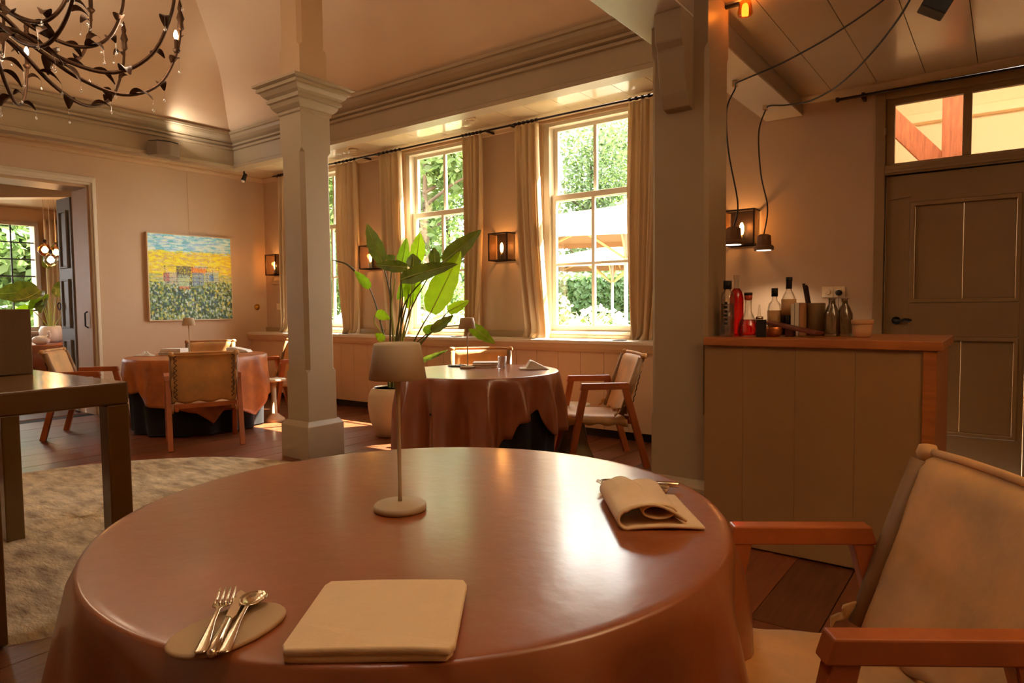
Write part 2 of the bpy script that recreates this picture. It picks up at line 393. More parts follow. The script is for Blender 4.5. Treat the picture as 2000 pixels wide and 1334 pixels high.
# dado below the windows: sill, frieze, single boards, toe recess
dd = root('trim_5', 'boarded dado under the windows')
MB().box(XL, -1.55, 5.36, YW, .09, .80).build('backing', M['sub'], dd)
MB().box(XL, -1.55, 5.42, YW, 0, .09).build('toe_recess', M['blackm'], dd)
x = XL; first = None
while x < -1.57:
    b = min(x+.247, -1.56)
    MB().box(x+.0015, b-.0015, 5.325, 5.36, .09, .80).build('board', M['taupe2'], dd, bevel=.003); x += .247
MB().prism([(5.30, .80), (5.36, .80), (5.36, .872), (5.275, .872), (5.285, .83)], XL, -1.55, 'x').build('frieze', M['taupe2'], dd)
struct(MB().box(XL, -1.55, 5.265, 5.66, .872, .905).build('trim_6', M['cream'], bevel=.006), 'long window sill above the boarded dado')
for a, b in ((XL, WIN[0]-.56), (WIN[0]+.56, WIN[1]-.56), (WIN[1]+.56, WIN[2]-.56), (WIN[2]+.56, -1.55)):
    MB().box(a, b, 5.575, 5.60, .905, .965).build('upstand', M['taupe'], dd)
# windows
for i, c in enumerate(WIN):
    wn = root('window_%d' % (i+1), ['sash window nearest the left wall', 'middle sash window behind the big plant', 'sash window nearest the post'][i])
    MB().ring((c-.56, c+.56, .93, 3.045), (c-.47, c+.47, .975, 2.995), 5.585, 5.73).build('window_frame', M['cream'], wn, bevel=.004)
    MB().ring((c-.585, c+.585, .905, 3.055), (c-.535, c+.535, .94, 3.03), 5.57, 5.60).build('architrave', M['taupe2'], wn, bevel=.004)
    up_ = MB().ring((c-.47, c+.47, 2.265, 2.995), (c-.422, c+.422, 2.325, 2.96), 5.67, 5.71).build('sash', M['cream'], wn, bevel=.003)
    MB().box(c-.017, c+.017, 5.675, 5.705, 2.325, 2.96).build('glazing_bar', M['cream'], up_)
    lo = MB().ring((c-.47, c+.47, .975, 2.325), (c-.422, c+.422, 1.035, 2.27), 5.625, 5.665).build('sash', M['cream'], wn, bevel=.003)
    MB().box(c-.017, c+.017, 5.63, 5.66, 1.035, 2.27).build('glazing_bar', M['cream'], lo)
    for a, b in ((c-.422, c-.017), (c+.017, c+.422)):
        MB().box(a, b, 5.635, 5.655, 1.625, 1.65).build('glazing_bar', M['cream'], lo)
        MB().box(a, b, 5.688, 5.691, 2.325, 2.96).build('pane', M['pane'], up_)
        MB().box(a, b, 5.643, 5.646, 1.035, 1.625).build('pane', M['pane'], lo)
        MB().box(a, b, 5.643, 5.646, 1.65, 2.27).build('pane', M['pane'], lo)
# doorway to the second room
dc = root('trim_7', 'moulded casing and jambs of the left doorway')
cas = [(1.90, 0), (1.90, 2.782), (3.385, 2.782), (3.385, 0), (3.315, 0), (3.315, 2.69), (1.99, 2.69), (1.99, 0)]
MB().prism(cas, XL, XL+.035, 'x').build('casing', M['cream'], dc, bevel=.008)
cas2 = [(1.93, 0), (1.93, 2.755), (3.36, 2.755), (3.36, 0), (3.335, 0), (3.335, 2.715), (1.96, 2.715), (1.96, 0)]
MB().prism(cas2, XL+.03, XL+.055, 'x').build('bead', M['cream'], dc, bevel=.006)
MB().box(XL-.44, XL, 3.295, 3.312, 0, 2.68).build('jamb', M['taupe2'], dc)
MB().box(XL-.44, XL, 2.0, 3.31, 2.66, 2.682).build('head', M['taupe2'], dc)
MB().tube([(XL-.10, 3.29, 1.03), (XL-.10, 3.262, 1.05), (XL-.10, 3.262, 1.20), (XL-.10, 3.29, 1.22)], .009, 8).build('latch', M['blackm'], dc)
# skirting on the left wall
struct(MB().box(XL, XL+.018, 3.385, 5.42, 0, .11).build('baseboard_left', M['taupe2'], bevel=.004))
# the door with fanlight at the right
dr = root('door_1', 'taupe panelled door behind the bar')
DY = 5.60
stile = MB().ring((-.74, .095, .012, 2.145), (-.585, .062, .27, 1.945), DY+.02, DY+.06).build('door_frame', M['doorp'], dr, bevel=.004)
MB().box(-.585, .062, DY+.02, DY+.06, .975, 1.217).build('lock_rail', M['doorp'], dr, bevel=.004)
for z0, z1 in ((.27, .975), (1.217, 1.945)):
    MB().ring((-.585, .062, z0, z1), (-.555, .035, z0+.03, z1-.03), DY+.012, DY+.05).build('bead', M['doorp'], dr, bevel=.006)
    for a, b in ((-.555, -.262), (-.262, .035)):
        MB().box(a+.001, b-.001, DY+.04, DY+.058, z0+.03, z1-.03).build('panel', M['doorp'], dr, bevel=.003)
h = MB().lathe([(0, 0), (.028, 0), (.028, .012), (.015, .02), (.012, .055), (0, .055)], 16); 
h.v = [(-.66+a, DY+.02-c, 1.09+b) for a, b, c in h.v]; h.build('rosette', M['blackm'], dr)
MB().tube([(-.66, DY-.03, 1.09), (-.63, DY-.035, 1.088), (-.60, DY-.035, 1.096), (-.575, DY-.035, 1.092), (-.555, DY-.033, 1.092)], [.011, .009, .012, .014, .006], 10).build('lever', M['blackm'], dr)
MB().tube([(-.72, DY+.018, 1.97), (-.60, DY+.012, 1.985), (-.58, DY-.015, 1.985)], .004, 6).build('hook', M['doorp'], dr)
MB().bar((-.60, DY+.015, 1.97), (-.60, DY+.015, 2.0), .02, .01, (0, 1, 0)).build('hook_plate', M['doorp'], dr)
df = root('trim_8', 'taupe frame of the door and fanlight')
MB().prism([(-.815, 0), (-.815, 2.765), (.50, 2.765), (.50, 0), (.12, 0), (.12, 2.15), (-.745, 2.15), (-.745, 0)][:3] + [(.50, 2.15), (-.745, 2.15), (-.745, 0)], DY-.025, DY, 'y') if 0 else None
MB().box(-.815, -.745, DY-.03, DY+.06, 0, 2.765).build('jamb', M['doorp'], df, bevel=.006)
MB().box(.10, .17, DY-.03, DY+.06, 0, 2.15).build('jamb', M['doorp'], df, bevel=.006)
MB().box(-.745, .5, DY-.03, DY+.06, 2.15, 2.22).build('transom_rail', M['doorp'], df, bevel=.006)
MB().box(-.745, .5, DY-.045, DY-.03, 2.16, 2.185).build('drip_bead', M['doorp'], df, bevel=.006)
MB().box(-.745, .5, DY-.03, DY+.06, 2.695, 2.765).build('head', M['doorp'], df, bevel=.006)
tr = root('window_4', 'fanlight of two panes above the door')
MB().ring((-.745, .44, 2.215, 2.70), (-.69, .385, 2.235, 2.655), DY+.005, DY+.045).build('sash', M['doorp'], tr, bevel=.004)
MB().box(-.28, -.228, DY, DY+.045, 2.235, 2.655).build('mullion', M['doorp'], tr, bevel=.004)
for a, b in ((-.69, -.28), (-.228, .385)): MB().box(a, b, DY+.024, DY+.027, 2.235, 2.655).build('pane', M['pane'], tr)
MB().tube([(-.745, DY-.03, 2.44), (-.745, DY-.03, 2.49)], .009, 8).build('hinge', M['doorp'], tr)
# loft room behind the fanlight
lr = root('wall_loft', 'pale plastered room seen through the fanlight')
MB().add([(-1.25, 5.8, 0), (1.9, 5.8, 0), (1.9, 8.6, 0), (-1.25, 8.6, 0)], [(0, 1, 2, 3)]).build('loft_floor', M['creamw'], lr)
MB().box(-1.25, 1.9, 8.6, 8.7, 0, 3.75).build('loft_wall', M['creamw'], lr)
MB().box(-1.35, -1.25, 5.8, 8.7, 0, 3.75).build('loft_wall', M['creamw'], lr)
MB().box(1.9, 2.0, 5.8, 8.7, 0, 3.75).build('loft_wall', M['creamw'], lr)
MB().box(-1.35, 2.0, 5.8, 8.7, 3.72, 3.8).build('loft_ceiling', M['creamw'], lr)
MB().box(-1.25, 1.9, 8.48, 8.6, 3.16, 3.26).build('cornice', M['creamw'], lr, bevel=.01)
tb = root('trim_9', 'old timber post and brace behind the fanlight')
MB().box(-.50, -.345, 7.0, 7.15, 0, 3.72).build('timber_post', M['timber'], tb, bevel=.008)
MB().bar((-.50, 7.1, 2.42), (-1.22, 7.1, 3.29), .14, .17, (0, 0, 1)).build('timber_brace', M['timber'], tb, bevel=.008)
lamp('loft_light', 'POINT', (.5, 6.6, 3.3), 16, (1, .86, .66), .15)
lamp('loft_light', 'POINT', (-.9, 6.2, 3.3), 9, (1, .86, .66), .15)
# ---- second room beyond the left doorway
fr = root('wall_far_room', 'second dining room beyond the doorway')
MB().box(-13.3, XL-.30, 0, 6.2, -.06, -.002).build('far_floor', M['floor2'], fr)
MB().box(-13.3, XL-.45, 0, 6.2, 2.95, 3.05).build('far_ceiling', M['taupe2'], fr)
MB().box(-13.3, XL-.45, 6.1, 6.2, 0, 3.0).build('far_wall', M['taupe2'], fr)
MB().box(-13.3, XL-.45, 0, .1, 0, 3.0).build('far_wall', M['taupe2'], fr)
wall_cells([0, 6.2, .5, 1.2, 2.9, 4.22], [0, 3.0, .95, 2.68], [(2.9, 4.22, .95, 2.68), (.5, 1.2, .95, 2.68)], lambda u, v, t: (-13.2-.2*t, u, v)).build('far_wall', M['taupe2'], fr)  # narrow second opening added out of view to daylight the open door
MB().bar((-12.9, 1.5, 2.85), (-9.2, 4.6, 2.85), .18, .18).build('ceiling_beam', M['cream'], fr, bevel=.005)
MB().box(-13.15, -9.1, 5.0, 5.2, 2.72, 2.95).build('ceiling_beam', M['doorp'], fr, bevel=.005)
w5 = root('window_5', 'leaded window of the second room')
MB().ring((2.86, 4.26, .91, 2.72), (2.92, 4.20, .97, 2.66), -13.22, -13.12, 'x').build('window_frame', M['taupe'], w5)
lb = MB()
for y in (3.24, 3.56, 3.88): MB().box(-13.19, -13.17, y-.011, y+.011, .97, 2.66).build('glazing_bar', M['blackm'], w5)
for z in (1.25, 1.53, 1.82, 2.10, 2.38): MB().box(-13.185, -13.175, 2.92, 4.20, z-.011, z+.011).build('glazing_bar', M['blackm'], w5)
MB().box(-13.181, -13.179, 2.92, 4.20, .97, 2.66).build('pane', M['pane'], w5)
MB().box(-13.19, -12.9, 2.8, 4.9, .86, .90).build('sill', M['taupe2'], w5)
d2 = root('door_2', 'grey panelled door opened into the second room')
DL = [(-9.07, 3.318), (-9.44, 3.306)]
def leafpt(t, off, z): return (lerp(DL[0][0], DL[1][0], t), lerp(DL[0][1], DL[1][1], t)-off, z)
MB().add([leafpt(t, o, z) for t in (0, 1) for o in (0, .04) for z in (.01, 2.60)], [(0, 1, 3, 2), (4, 6, 7, 5), (0, 2, 6, 4), (1, 5, 7, 3), (2, 3, 7, 6), (0, 4, 5, 1)]).build('leaf', M['greyp'], d2, bevel=.004)
for z0, z1 in ((.15, .88), (1.02, 1.62), (1.75, 2.45)):
    MB().ring((-9.37, -9.14, z0, z1), (-9.345, -9.165, z0+.025, z1-.025), 3.25, 3.275).build('panel', M['greyp'], d2, bevel=.006)
rg = MB().tube([(-9.40+.045*math.cos(a), 3.235, 1.29+.045*math.sin(a)) for a in [i*PI/8 for i in range(17)]], .007, 6, cap=False).build('ring_handle', M['blackm'], d2)

# ================================================================== COLUMNS
def square_post(name, label, x0, x1, y0, y1, plinth_h, top, cap=None):
    t = root(name, label)
    e = .03
    MB().sweep([(x0-e, y0-e), (x0-e, y1+e), (x1+e, y1+e), (x1+e, y0-e)], [(-.04, 0), (0, 0), (0, plinth_h-.05), (-.03, plinth_h), (-.04, plinth_h)], True).build('plinth', M['taupe'], t, bevel=.004)
    return t
def sq(mb, x0, x1, y0, y1, prof):   # stacked square rings (offset, z)
    vs = []; fs = []
    for o, z in prof: vs += [(x0-o, y0-o, z), (x1+o, y0-o, z), (x1+o, y1+o, z), (x0-o, y1+o, z)]
    k = len(prof)
    for i in range(k-1):
        for j in range(4): fs.append((i*4+j, i*4+(j+1) % 4, (i+1)*4+(j+1) % 4, (i+1)*4+j))
    fs += [(3, 2, 1, 0), tuple((k-1)*4+j for j in range(4))]
    return mb.add(vs, fs)
def chamfer_post(x0, x1, y0, y1, za, zb, z0, z1, c=.03):
    # square shaft with chamfered corners between za and zb
    mb = MB(); vs = []; fs = []
    lev = [(z0, 0), (za, 0), (za+.03, c), (zb-.03, c), (zb, 0), (z1, 0)]
    for z, k in lev:
        k = max(k, .002)
        vs += [(x0+k, y0, z), (x1-k, y0, z), (x1, y0+k, z), (x1, y1-k, z), (x1-k, y1, z), (x0+k, y1, z), (x0, y1-k, z), (x0, y0+k, z)]
    for i in range(len(lev)-1):
        for j in range(8): fs.append((i*8+j, i*8+(j+1) % 8, (i+1)*8+(j+1) % 8, (i+1)*8+j))
    fs += [tuple(range(8))[::-1], tuple((len(lev)-1)*8+j for j in range(8))]
    return mb.add(vs, fs)
c1 = root('trim_10', 'free standing square column with moulded capital')
X0, X1, Y0, Y1 = -4.785, -4.505, 3.275, 3.555
sq(MB(), X0, X1, Y0, Y1, [(.04, 0), (.04, .27), (.012, .31), (0, .31)]).build('plinth', M['taupe'], c1, bevel=.004)
chamfer_post(X0, X1, Y0, Y1, .70, 2.50, .31, 2.80).build('shaft', M['taupe'], c1)
sq(MB(), X0, X1, Y0, Y1, [(0, 2.78), (.012, 2.79), (.012, 2.81), (.022, 2.816), (.044, 2.84), (.052, 2.865), (.052, 2.872), (.072, 2.878), (.072, 2.90), (.064, 2.903), (.064, 2.912), (.088, 2.93), (.104, 2.955), (.106, 2.962), (.128, 2.966), (.128, 2.985), (.122, 2.988), (.122, 2.994), (.150, 3.004), (.150, 3.022), (0, 3.03)]).build('capital', M['taupe'], c1)
chamfer_post(X0+.01, X1-.01, Y0+.01, Y1-.01, 3.30, 5.0, 3.02, 5.12).build('upper_shaft', M['taupe2'], c1)
p1 = root('trim_11', 'stout post with corbel at the end of the bar')
PX0, PX1, PY0, PY1 = -1.555, -1.245, 3.35, 3.65
sq(MB(), PX0, PX1, PY0, PY1, [(.035, 0), (.035, .26), (.01, .30), (0, .30)]).build('plinth', M['taupe'], p1, bevel=.004)
chamfer_post(PX0, PX1, PY0, PY1, .62, 2.55, .30, 3.1, .02).build('shaft', M['taupe'], p1)
cbp = [(3.36, 2.225), (3.30, 2.235), (3.268, 2.30), (3.245, 2.39), (3.222, 2.50), (3.232, 2.51), (3.20, 2.545), (3.19, 2.69), (3.36, 2.69)]
MB().prism(cbp, -1.468, -1.322, 'x').build('corbel', M['taupe'], p1, bevel=.006)

# ================================================================== BAR
bar = thing('bar_counter', 'taupe boarded bar counter with oak top and oak end post', 'counter', (0, 0, 0))
MB().box(-1.24, -.29, 3.33, 3.95, 0, 1.0).build('carcass', M['doorp'], bar)
for a, b in ((-1.24, -1.045), (-1.045, -.80), (-.80, -.545), (-.545, -.285)):
    MB().box(a+.0005, b-.0005, 3.305, 3.33, .012, 1.015).build('board', M['barp'], bar, bevel=.0008)
MB().box(-1.24, -.215, 3.285, 3.98, 1.015, 1.055).build('top', M['baroak'], bar, bevel=.004)
MB().box(-.285, -.235, 3.295, 3.97, 0, 1.015).build('end_post', M['baroak'], bar, bevel=.003)
BZ = 1.0555
def bottle(name, label, x, y, prof, body, cat='bottle', extra=None, n=20):
    t = thing(name, label, cat, (x, y, BZ))
    MB().lathe(prof, n).build('body', body, t)
    for nm, pr, mt in extra or []: MB().lathe(pr, n).build(nm, mt, t)
    return t
cyl = lambda r, a, b: [(0, a), (r, a), (r, b), (0, b)]
t = bottle('bottle', 'tall clear bottle with black cap and printed lettering, nearest the post', -1.173, 3.45, [(0, 0), (.034, 0), (.036, .01), (.036, .20), (.03, .225), (.018, .235), (.017, .245)], M['clear'], extra=[('cap', cyl(.021, .245, .288), M['blackm'])])
MB().lathe(cyl(.031, .008, .17), 20).build('liquid', glassy('pale_spirit', (.72, .70, .72, 1), .1), t)
mk = MB()
for k in range(6): mk.box(-.006+.003*(k % 2), .012, -.0375, -.0368, .06+k*.021, .073+k*.021)
mk.build('print', M['blackm'], t)['kind'] = 'stuff'
bottle('bottle', 'tall red bottle with clear glass neck behind the black capped one', -1.162, 3.56, [(0, 0), (.034, 0), (.036, .01), (.036, .20), (.026, .235), (.016, .25)], M['red'], extra=[('neck', [(.016, .25), (.0135, .26), (.0135, .30), (.017, .302), (.017, .32), (0, .32)], M['clear'])])
bottle('decanter', 'low round decanter of red liqueur with a coral stopper', -1.088, 3.52, [(0, 0), (.05, 0), (.055, .02), (.048, .07), (.03, .10), (.018, .125), (.016, .165), (.017, .185)], M['clear'], 'decanter', extra=[('liqueur', [(0, .004), (.047, .004), (.05, .02), (.045, .06), (.036, .085), (0, .085)], M['red']), ('stopper', [(0, .185), (.018, .187), (.02, .20), (.02, .222), (0, .226)], mat('coral_cap', srgb(200, 80, 60), .4)), ('stopper_band', cyl(.021, .212, .226), M['blackm'])])
bottle('dropper_bottle', 'tiny clear dropper bottle with pointed top', -1.055, 3.60, [(0, 0), (.018, 0), (.02, .005), (.02, .08), (.010, .10), (.007, .12), (.004, .16), (0, .165)], M['clear'], 'bottle', extra=[('band', cyl(.0205, .085, .10), M['silver'])])
tag(MB().box(-.024, .024, -.012, .012, 0, .087).build('card_holder', M['blackm'], loc=(-.992, 3.42, BZ), rz=.2, bevel=.002), 'small black upright block at the front of the counter', 'card holder')
tag(MB().lathe([(0, 0), (.03, 0), (.042, .012), (.048, .048), (.046, .05), (.04, .014), (0, .006)], 24).build('copper_bowl', M['copper'], loc=(-.955, 3.50, BZ)), 'low copper bowl under the slanted mahogany board', 'bowl')
t = bottle('bottle', 'squat clear bottle with amber label and black cap', -1.01, 3.72, [(0, 0), (.034, 0), (.036, .01), (.036, .14), (.03, .165), (.014, .185), (.013, .21)], M['clear'], extra=[('label', [(.0368, .03), (.0368, .13)], M['label']), ('spirit', cyl(.03, .006, .12), M['amber']), ('cap', cyl(.017, .205, .25), M['blackm'])])
bottle('wine_bottle', 'dark wine bottle with tan label and black foil neck', -.937, 3.72, [(0, 0), (.034, 0), (.037, .01), (.037, .165)], M['winebody'], extra=[('shoulder', [(.037, .165), (.036, .19), (.026, .215), (.015, .235), (.014, .245)], M['clear']), ('label', [(.0378, .105), (.0378, .19)], M['label']), ('foil', [(.0142, .245), (.0155, .245), (.0155, .285), (.017, .287), (.017, .307), (0, .307)], M['blackm'])])
t = thing('slanted_board', 'mahogany board leaning low across the copper bowl', 'board', (0, 0, 0))
MB().bar((-.995, 3.55, BZ+.07), (-.735, 3.50, BZ+.018), .10, .014, (0, 0, 1)).build('board', M['mahog'], t, bevel=.003)
MB().box(-.90, -.86, 3.50, 3.56, BZ, BZ+.045).build('foot', M['mahog'], t, bevel=.003)
for k, (bx, wd, hh, mt, lb_) in enumerate(((-.893, .016, .165, M['paper'], 'white paperback standing beside the wine bottle'), (-.872, .02, .17, M['paper'], 'cream paperback between the white one and the tan one'), (-.849, .02, .168, M['tanbook'], 'tan book leaning against the stone canister'))):
    b = thing('book', lb_, 'book', (bx, 3.68, BZ), group='books on the bar')
    MB().box(-wd/2+.002, wd/2-.002, -.058, .06, .003, hh-.003).build('pages', M['paper'], b)
    MB().prism([(-wd/2, -.06), (wd/2, -.06), (wd/2, .062), (wd/2-.0018, .062), (wd/2-.0018, -.058), (-wd/2+.0018, -.058), (-wd/2+.0018, .062), (-wd/2, .062)], 0, hh, 'z').build('cover', mt, b)
t = thing('canister', 'stone canister with a pale rim holding dark sticks', 'canister', (-.795, 3.70, BZ))
MB().lathe([(0, 0), (.041, 0), (.043, .006), (.043, .165), (.039, .168), (.037, .16), (.037, .01), (0, .01)], 28).build('body', M['canm'], t)
for k, (a, b) in enumerate(((-.062, .27), (-.048, .255), (-.055, .262))):
    tag(MB().bar((-.795-.02+k*.006, 3.70+.01*k, BZ+.02), (-.795+a, 3.69+.01*k, BZ+b), .014, .006, (0, 1, 0)).build('stir_stick', M['lace'], bevel=.002), ('dark flat stick leaning in the stone canister, longest of three', 'dark flat stick leaning in the stone canister, shortest of three', 'dark flat stick leaning in the stone canister, middle one of three')[k], 'stick', 'sticks in the canister')
for x, y, lb_ in ((-.706, 3.62, 'clear glass carafe beside the stone canister'), (-.655, 3.66, 'clear glass carafe beside the clay pot')):
    t = thing('carafe', lb_, 'carafe', (x, y, BZ), group='carafes on the bar')
    MB().lathe([(0, 0), (.036, 0), (.038, .008), (.037, .11), (.024, .145), (.016, .16), (.016, .185), (.02, .19), (.018, .19), (.014, .184), (.014, .16), (.034, .11), (.035, .012), (0, .010)], 24).build('body', glassy('smoky_glass', (.66, .6, .5, 1), .09), t)
t = thing('ramekin', 'squat clay pot with a thick rim near the oak end', 'pot', (-.566, 3.60, BZ))
MB().lathe([(0, 0), (.036, 0), (.040, .006), (.046, .062), (0, .062)], 32).build('body', M['terr'], t)
MB().lathe([(.03, .062), (.048, .062), (.0495, .066), (.0495, .081), (.047, .084), (.044, .084), (.042, .07), (0, .068)], 32).build('rim', M['terr'], t)
tag(MB().lathe([(0, 0), (.022, 0), (.024, .004), (.026, .13), (.0245, .13), (.022, .006), (0, .006)], 20).build('shot_glass', M['clear'], loc=(-1.215, 3.53, BZ)), 'narrow clear glass against the post', 'glass')
# sockets with plug and cable
for x, lb_, plug in ((-1.122, 'square wall socket, empty one of the pair', 0), (-1.040, 'square wall socket holding a black plug', 1)):
    t = thing('wall_socket', lb_, 'socket', (x, YW, 1.308), group='sockets on the bar wall')
    MB().box(-.0405, .0405, -.012, 0, -.042, .042).build('plate', M['plast'], t, bevel=.004)
    r_ = MB().lathe([(.014, 0), (.022, 0), (.022, .004), (.014, .004)], 20); r_.v = [(a, -.016+c, b) for a, b, c in r_.v]; r_.build('well', M['plast'], t)
t = thing('power_plug', 'black plug with grey cable hanging from the wall socket', 'plug', (0, 0, 0))
r_ = MB().lathe([(0, 0), (.024, 0), (.024, .03), (.016, .045), (0, .045)], 8); r_.v = [(-1.040+a, YW-.014-c, 1.30+b) for a, b, c in r_.v]; r_.build('plug', M['blackm'], t)
MB().tube(bez([(-1.04, YW-.05, 1.285), (-1.03, YW-.08, 1.18), (-.99, YW-.07, 1.0), (-.95, YW-.03, .7), (-.94, YW-.02, .4)], 6), .004, 6).build('cable', M['speak'], t)

# ================================================================== CHAIRS
def make_chair(label, loc, rz):
    t = thing('armchair', label, 'chair', loc, rz, 'leather and oak armchairs round the tables')
    for s in (-1, 1):
        x = s*.29
        MB().bar((x, -.165, .615), (x, -.29, .0), .042, .05, (0, 1, 0)).build('leg', M['oak'], t, bevel=.004)
        MB().bar((x, .135, .615), (x, .305, .0), .042, .05, (0, 1, 0)).build('leg', M['oak'], t, bevel=.004)
        MB().prism([(-.205, .60), (-.190, .648), (.158, .648), (.174, .60)], x-.0235, x+.0235, 'x').build('armrest', M['oak'], t, bevel=.004)
        MB().bar((x-s*.062, -.262, .372), (x-s*.062, .20, .345), .028, .036).build('side_rail', M['oak'], t, bevel=.003)
        MB().tube([(x-s*.034, .118, .40), (x-s*.034, .19, .60), (x-s*.034, .268, .825)], [.02, .024, .022], 9).build('post_sleeve', M['suedeb'], t)
        def flap(u, v, s=s): return (s*(.262+.012*math.sin(v*7+1)), lerp(.06, .135, v)+.02*u*math.sin(v*9), lerp(.395, .475, v)+.026*(u-.5)*(1.2-v)+.004*math.sin(v*14))
        MB().grid(6, 12, flap).build('edge_flap', M['suede'], t, solid=.006)
        # lacing down the side of the back
        pts = []
        for k in range(19):
            f = k/18; pts.append((s*(.232+.012*(1 if k % 2 else -1)), lerp(.196, .296, f)+.004, lerp(.44, .83, f)))
        MB().tube(pts, .0042, 5).build('lacing', M['lace'], t)
    MB().bar((-.25, -.245, .375), (.25, -.245, .375), .03, .045).build('front_rail', M['oak'], t, bevel=.003)
    MB().bar((-.25, .165, .372), (.25, .165, .372), .03, .04).build('rear_rail', M['oak'], t, bevel=.003)
    def seat(u, v):
        a = u*2-1; x = a*.262; y = lerp(-.30, .165, v)
        z = .410-.03*v-.022*(1-a*a)*math.sin(PI*min(1, v*1.02))
        if v < .08: z -= .045*(1-v/.08)**2
        if abs(a) > .88: z -= .062*((abs(a)-.88)/.12)**1.5*(1+.15*math.sin(v*21))
        return (x, y, z)
    MB().grid(25, 21, seat).build('seat', M['suede'], t, solid=.016)
    def back(u, v):
        a = u*2-1; x = a*(.268-.006*v); z = lerp(.40, .845, v); y = lerp(.118, .268, v)+.03*(1-a*a)*math.sin(PI*(.15+v*.8))
        if v > .93: y += .03*((v-.93)/.07); z -= .008*((v-.93)/.07)**2
        if abs(a) > .90: y += .045*((abs(a)-.90)/.10)*(.7+.2*math.sin(v*17+a)); x *= 1-.02*((abs(a)-.90)/.10)
        if v < .1: z += .012*math.sin(a*9)*(1-v/.1)
        return (x, y, z)
    MB().grid(27, 23, back).build('backrest', M['suede'], t, solid=.014)
    MB().tube([(-.262, .292, .845), (-.13, .299, .85), (0, .301, .851), (.13, .299, .85), (.262, .292, .845)], .010, 8).build('back_roll', M['suede'], t)
    for s in (-1, 1):
        MB().lathe([(0, -.02), (.022, -.018), (.026, 0), (.02, .018), (0, .022)], 10, (s*.262, .289, .842)).build('knot', M['suede'], t)
    return t
ch = make_chair('tan leather armchair with oak arms at the near table', (-.245, 1.575, 0), math.radians(-55.5))
CH = [((-2.57, 4.566, 0), math.radians(-48), 'tan leather armchair seen from the side, between the window table and the post'),
      ((-3.66, 4.42, 0), math.radians(36), 'tan leather armchair behind the window table, only its sunlit back showing'),
      ((-5.925, 3.165, 0), math.radians(-114), 'tan leather armchair showing its laced back, in front of the corner table'),
      ((-7.53, 4.10, 0), math.radians(55), 'tan leather armchair behind the corner table under the painting'),
      ((-6.92, 4.66, 0), math.radians(0), 'tan leather armchair half hidden by the column at the corner table'),
      ((-7.33, 2.74, 0), math.radians(142), 'tan leather armchair by the doorway, facing the corner table')]
for loc, rz, lb_ in CH: dup(ch, loc, rz, lb_)

# ================================================================== TABLES
def table(cx, cy, label, R=.675):
    t = thing('round_table', label, 'table', (cx, cy, 0), 0, 'round dining tables')
    MB().lathe([(0, .70), (R-.03, .70), (R-.02, .705), (R-.02, .735), (R-.03, .74), (0, .74)], 64).build('tabletop', M['oak'], t)
    MB().lathe([(0, 0), (.30, 0), (.30, .03), (.06, .05), (.05, .70), (0, .70)], 32).build('pedestal', M['oak'], t)
    return t
def undercloth(cx, cy, label, R=.65, nf=15, ph=0):
    def fn(u, v):
        th = 2*PI*u; r = R+.0*v+(.028*v+.004)*math.sin(nf*th+ph+.7*math.sin(3*th)); r -= .05*v
        return (cx+r*math.cos(th), cy+r*math.sin(th), lerp(.735, .015, v))
    o = MB().grid(180, 10, fn, wrap=True).build('undercloth', M['black'])
    return tag(o, label, 'tablecloth', 'black cloths under the leather covers')
def hide(cx, cy, label, Lfn, R=.675, nf=11, ph=0, amp=.03, nu=240, mt='leather', bumps=()):
    prof = [(0, 0), (.3, 0), (.55, 0), (.75, 0), (.88, 0), (.97, 0), (.990, .0004), (.997, .0016), (1, .005)]
    nv = len(prof)+14
    def fn(u, v):
        th = 2*PI*u; i = round(v*(nv-1))
        if i < len(prof): r, d = prof[i]; return (cx+R*r*math.cos(th), cy+R*r*math.sin(th), .750-d)
        k = (i-len(prof)+1)/14; L = Lfn(th)
        fold = math.sin(nf*th+ph+.8*math.sin(2*th+1))+.35*math.sin(2.3*nf*th+2*ph)
        drop = .005+k*L
        rr = R+.007*min(1, drop/.014)+amp*fold*min(1, drop/.25)+.022*min(1, drop/.5)
        dg = math.degrees(th) % 360
        for c_, w_, h_ in bumps: rr += h_*math.exp(-((dg-c_)/w_)**2)*min(1, drop/.16)
        return (cx+rr*math.cos(th), cy+rr*math.sin(th), .750-drop)
    vs = [fn(i/nu, j/(nv-1)) for j in range(nv) for i in range(nu)]
    mb = MB(); fs = [(j*nu+i, j*nu+(i+1) % nu, (j+1)*nu+(i+1) % nu, (j+1)*nu+i) for j in range(nv-1) for i in range(nu)]
    mb.add(vs, fs, True); o = mb.build('leather_tablecloth', M[mt], solid=.004)
    bm = bmesh.new(); bm.from_mesh(o.data); bmesh.ops.remove_doubles(bm, verts=bm.verts, dist=1e-5); bm.to_mesh(o.data); bm.free()
    return tag(o, label, 'tablecloth', 'cognac leather covers')
def pts_fn(pts):   # length of the drop by direction (degrees), linear between the points
    pts = sorted(pts)
    def f(th):
        d = math.degrees(th) % 360
        for (a, l), (b, m_) in zip(pts, pts[1:]+[(pts[0][0]+360, pts[0][1])]):
            if a <= d <= b: return lerp(l, m_, (d-a)/(b-a))
        a, l = pts[-1]; b, m_ = pts[0]
        return lerp(l, m_, (d+360-a)/(b+360-a))
    return f
T1, T2, T3 = (-1.085, 1.10), (-3.13, 3.78), (-6.78, 3.58)
table(*T1, 'round dining table under the cognac leather, in the foreground')
undercloth(*T1, 'black cloth to the floor under the near leather cover')
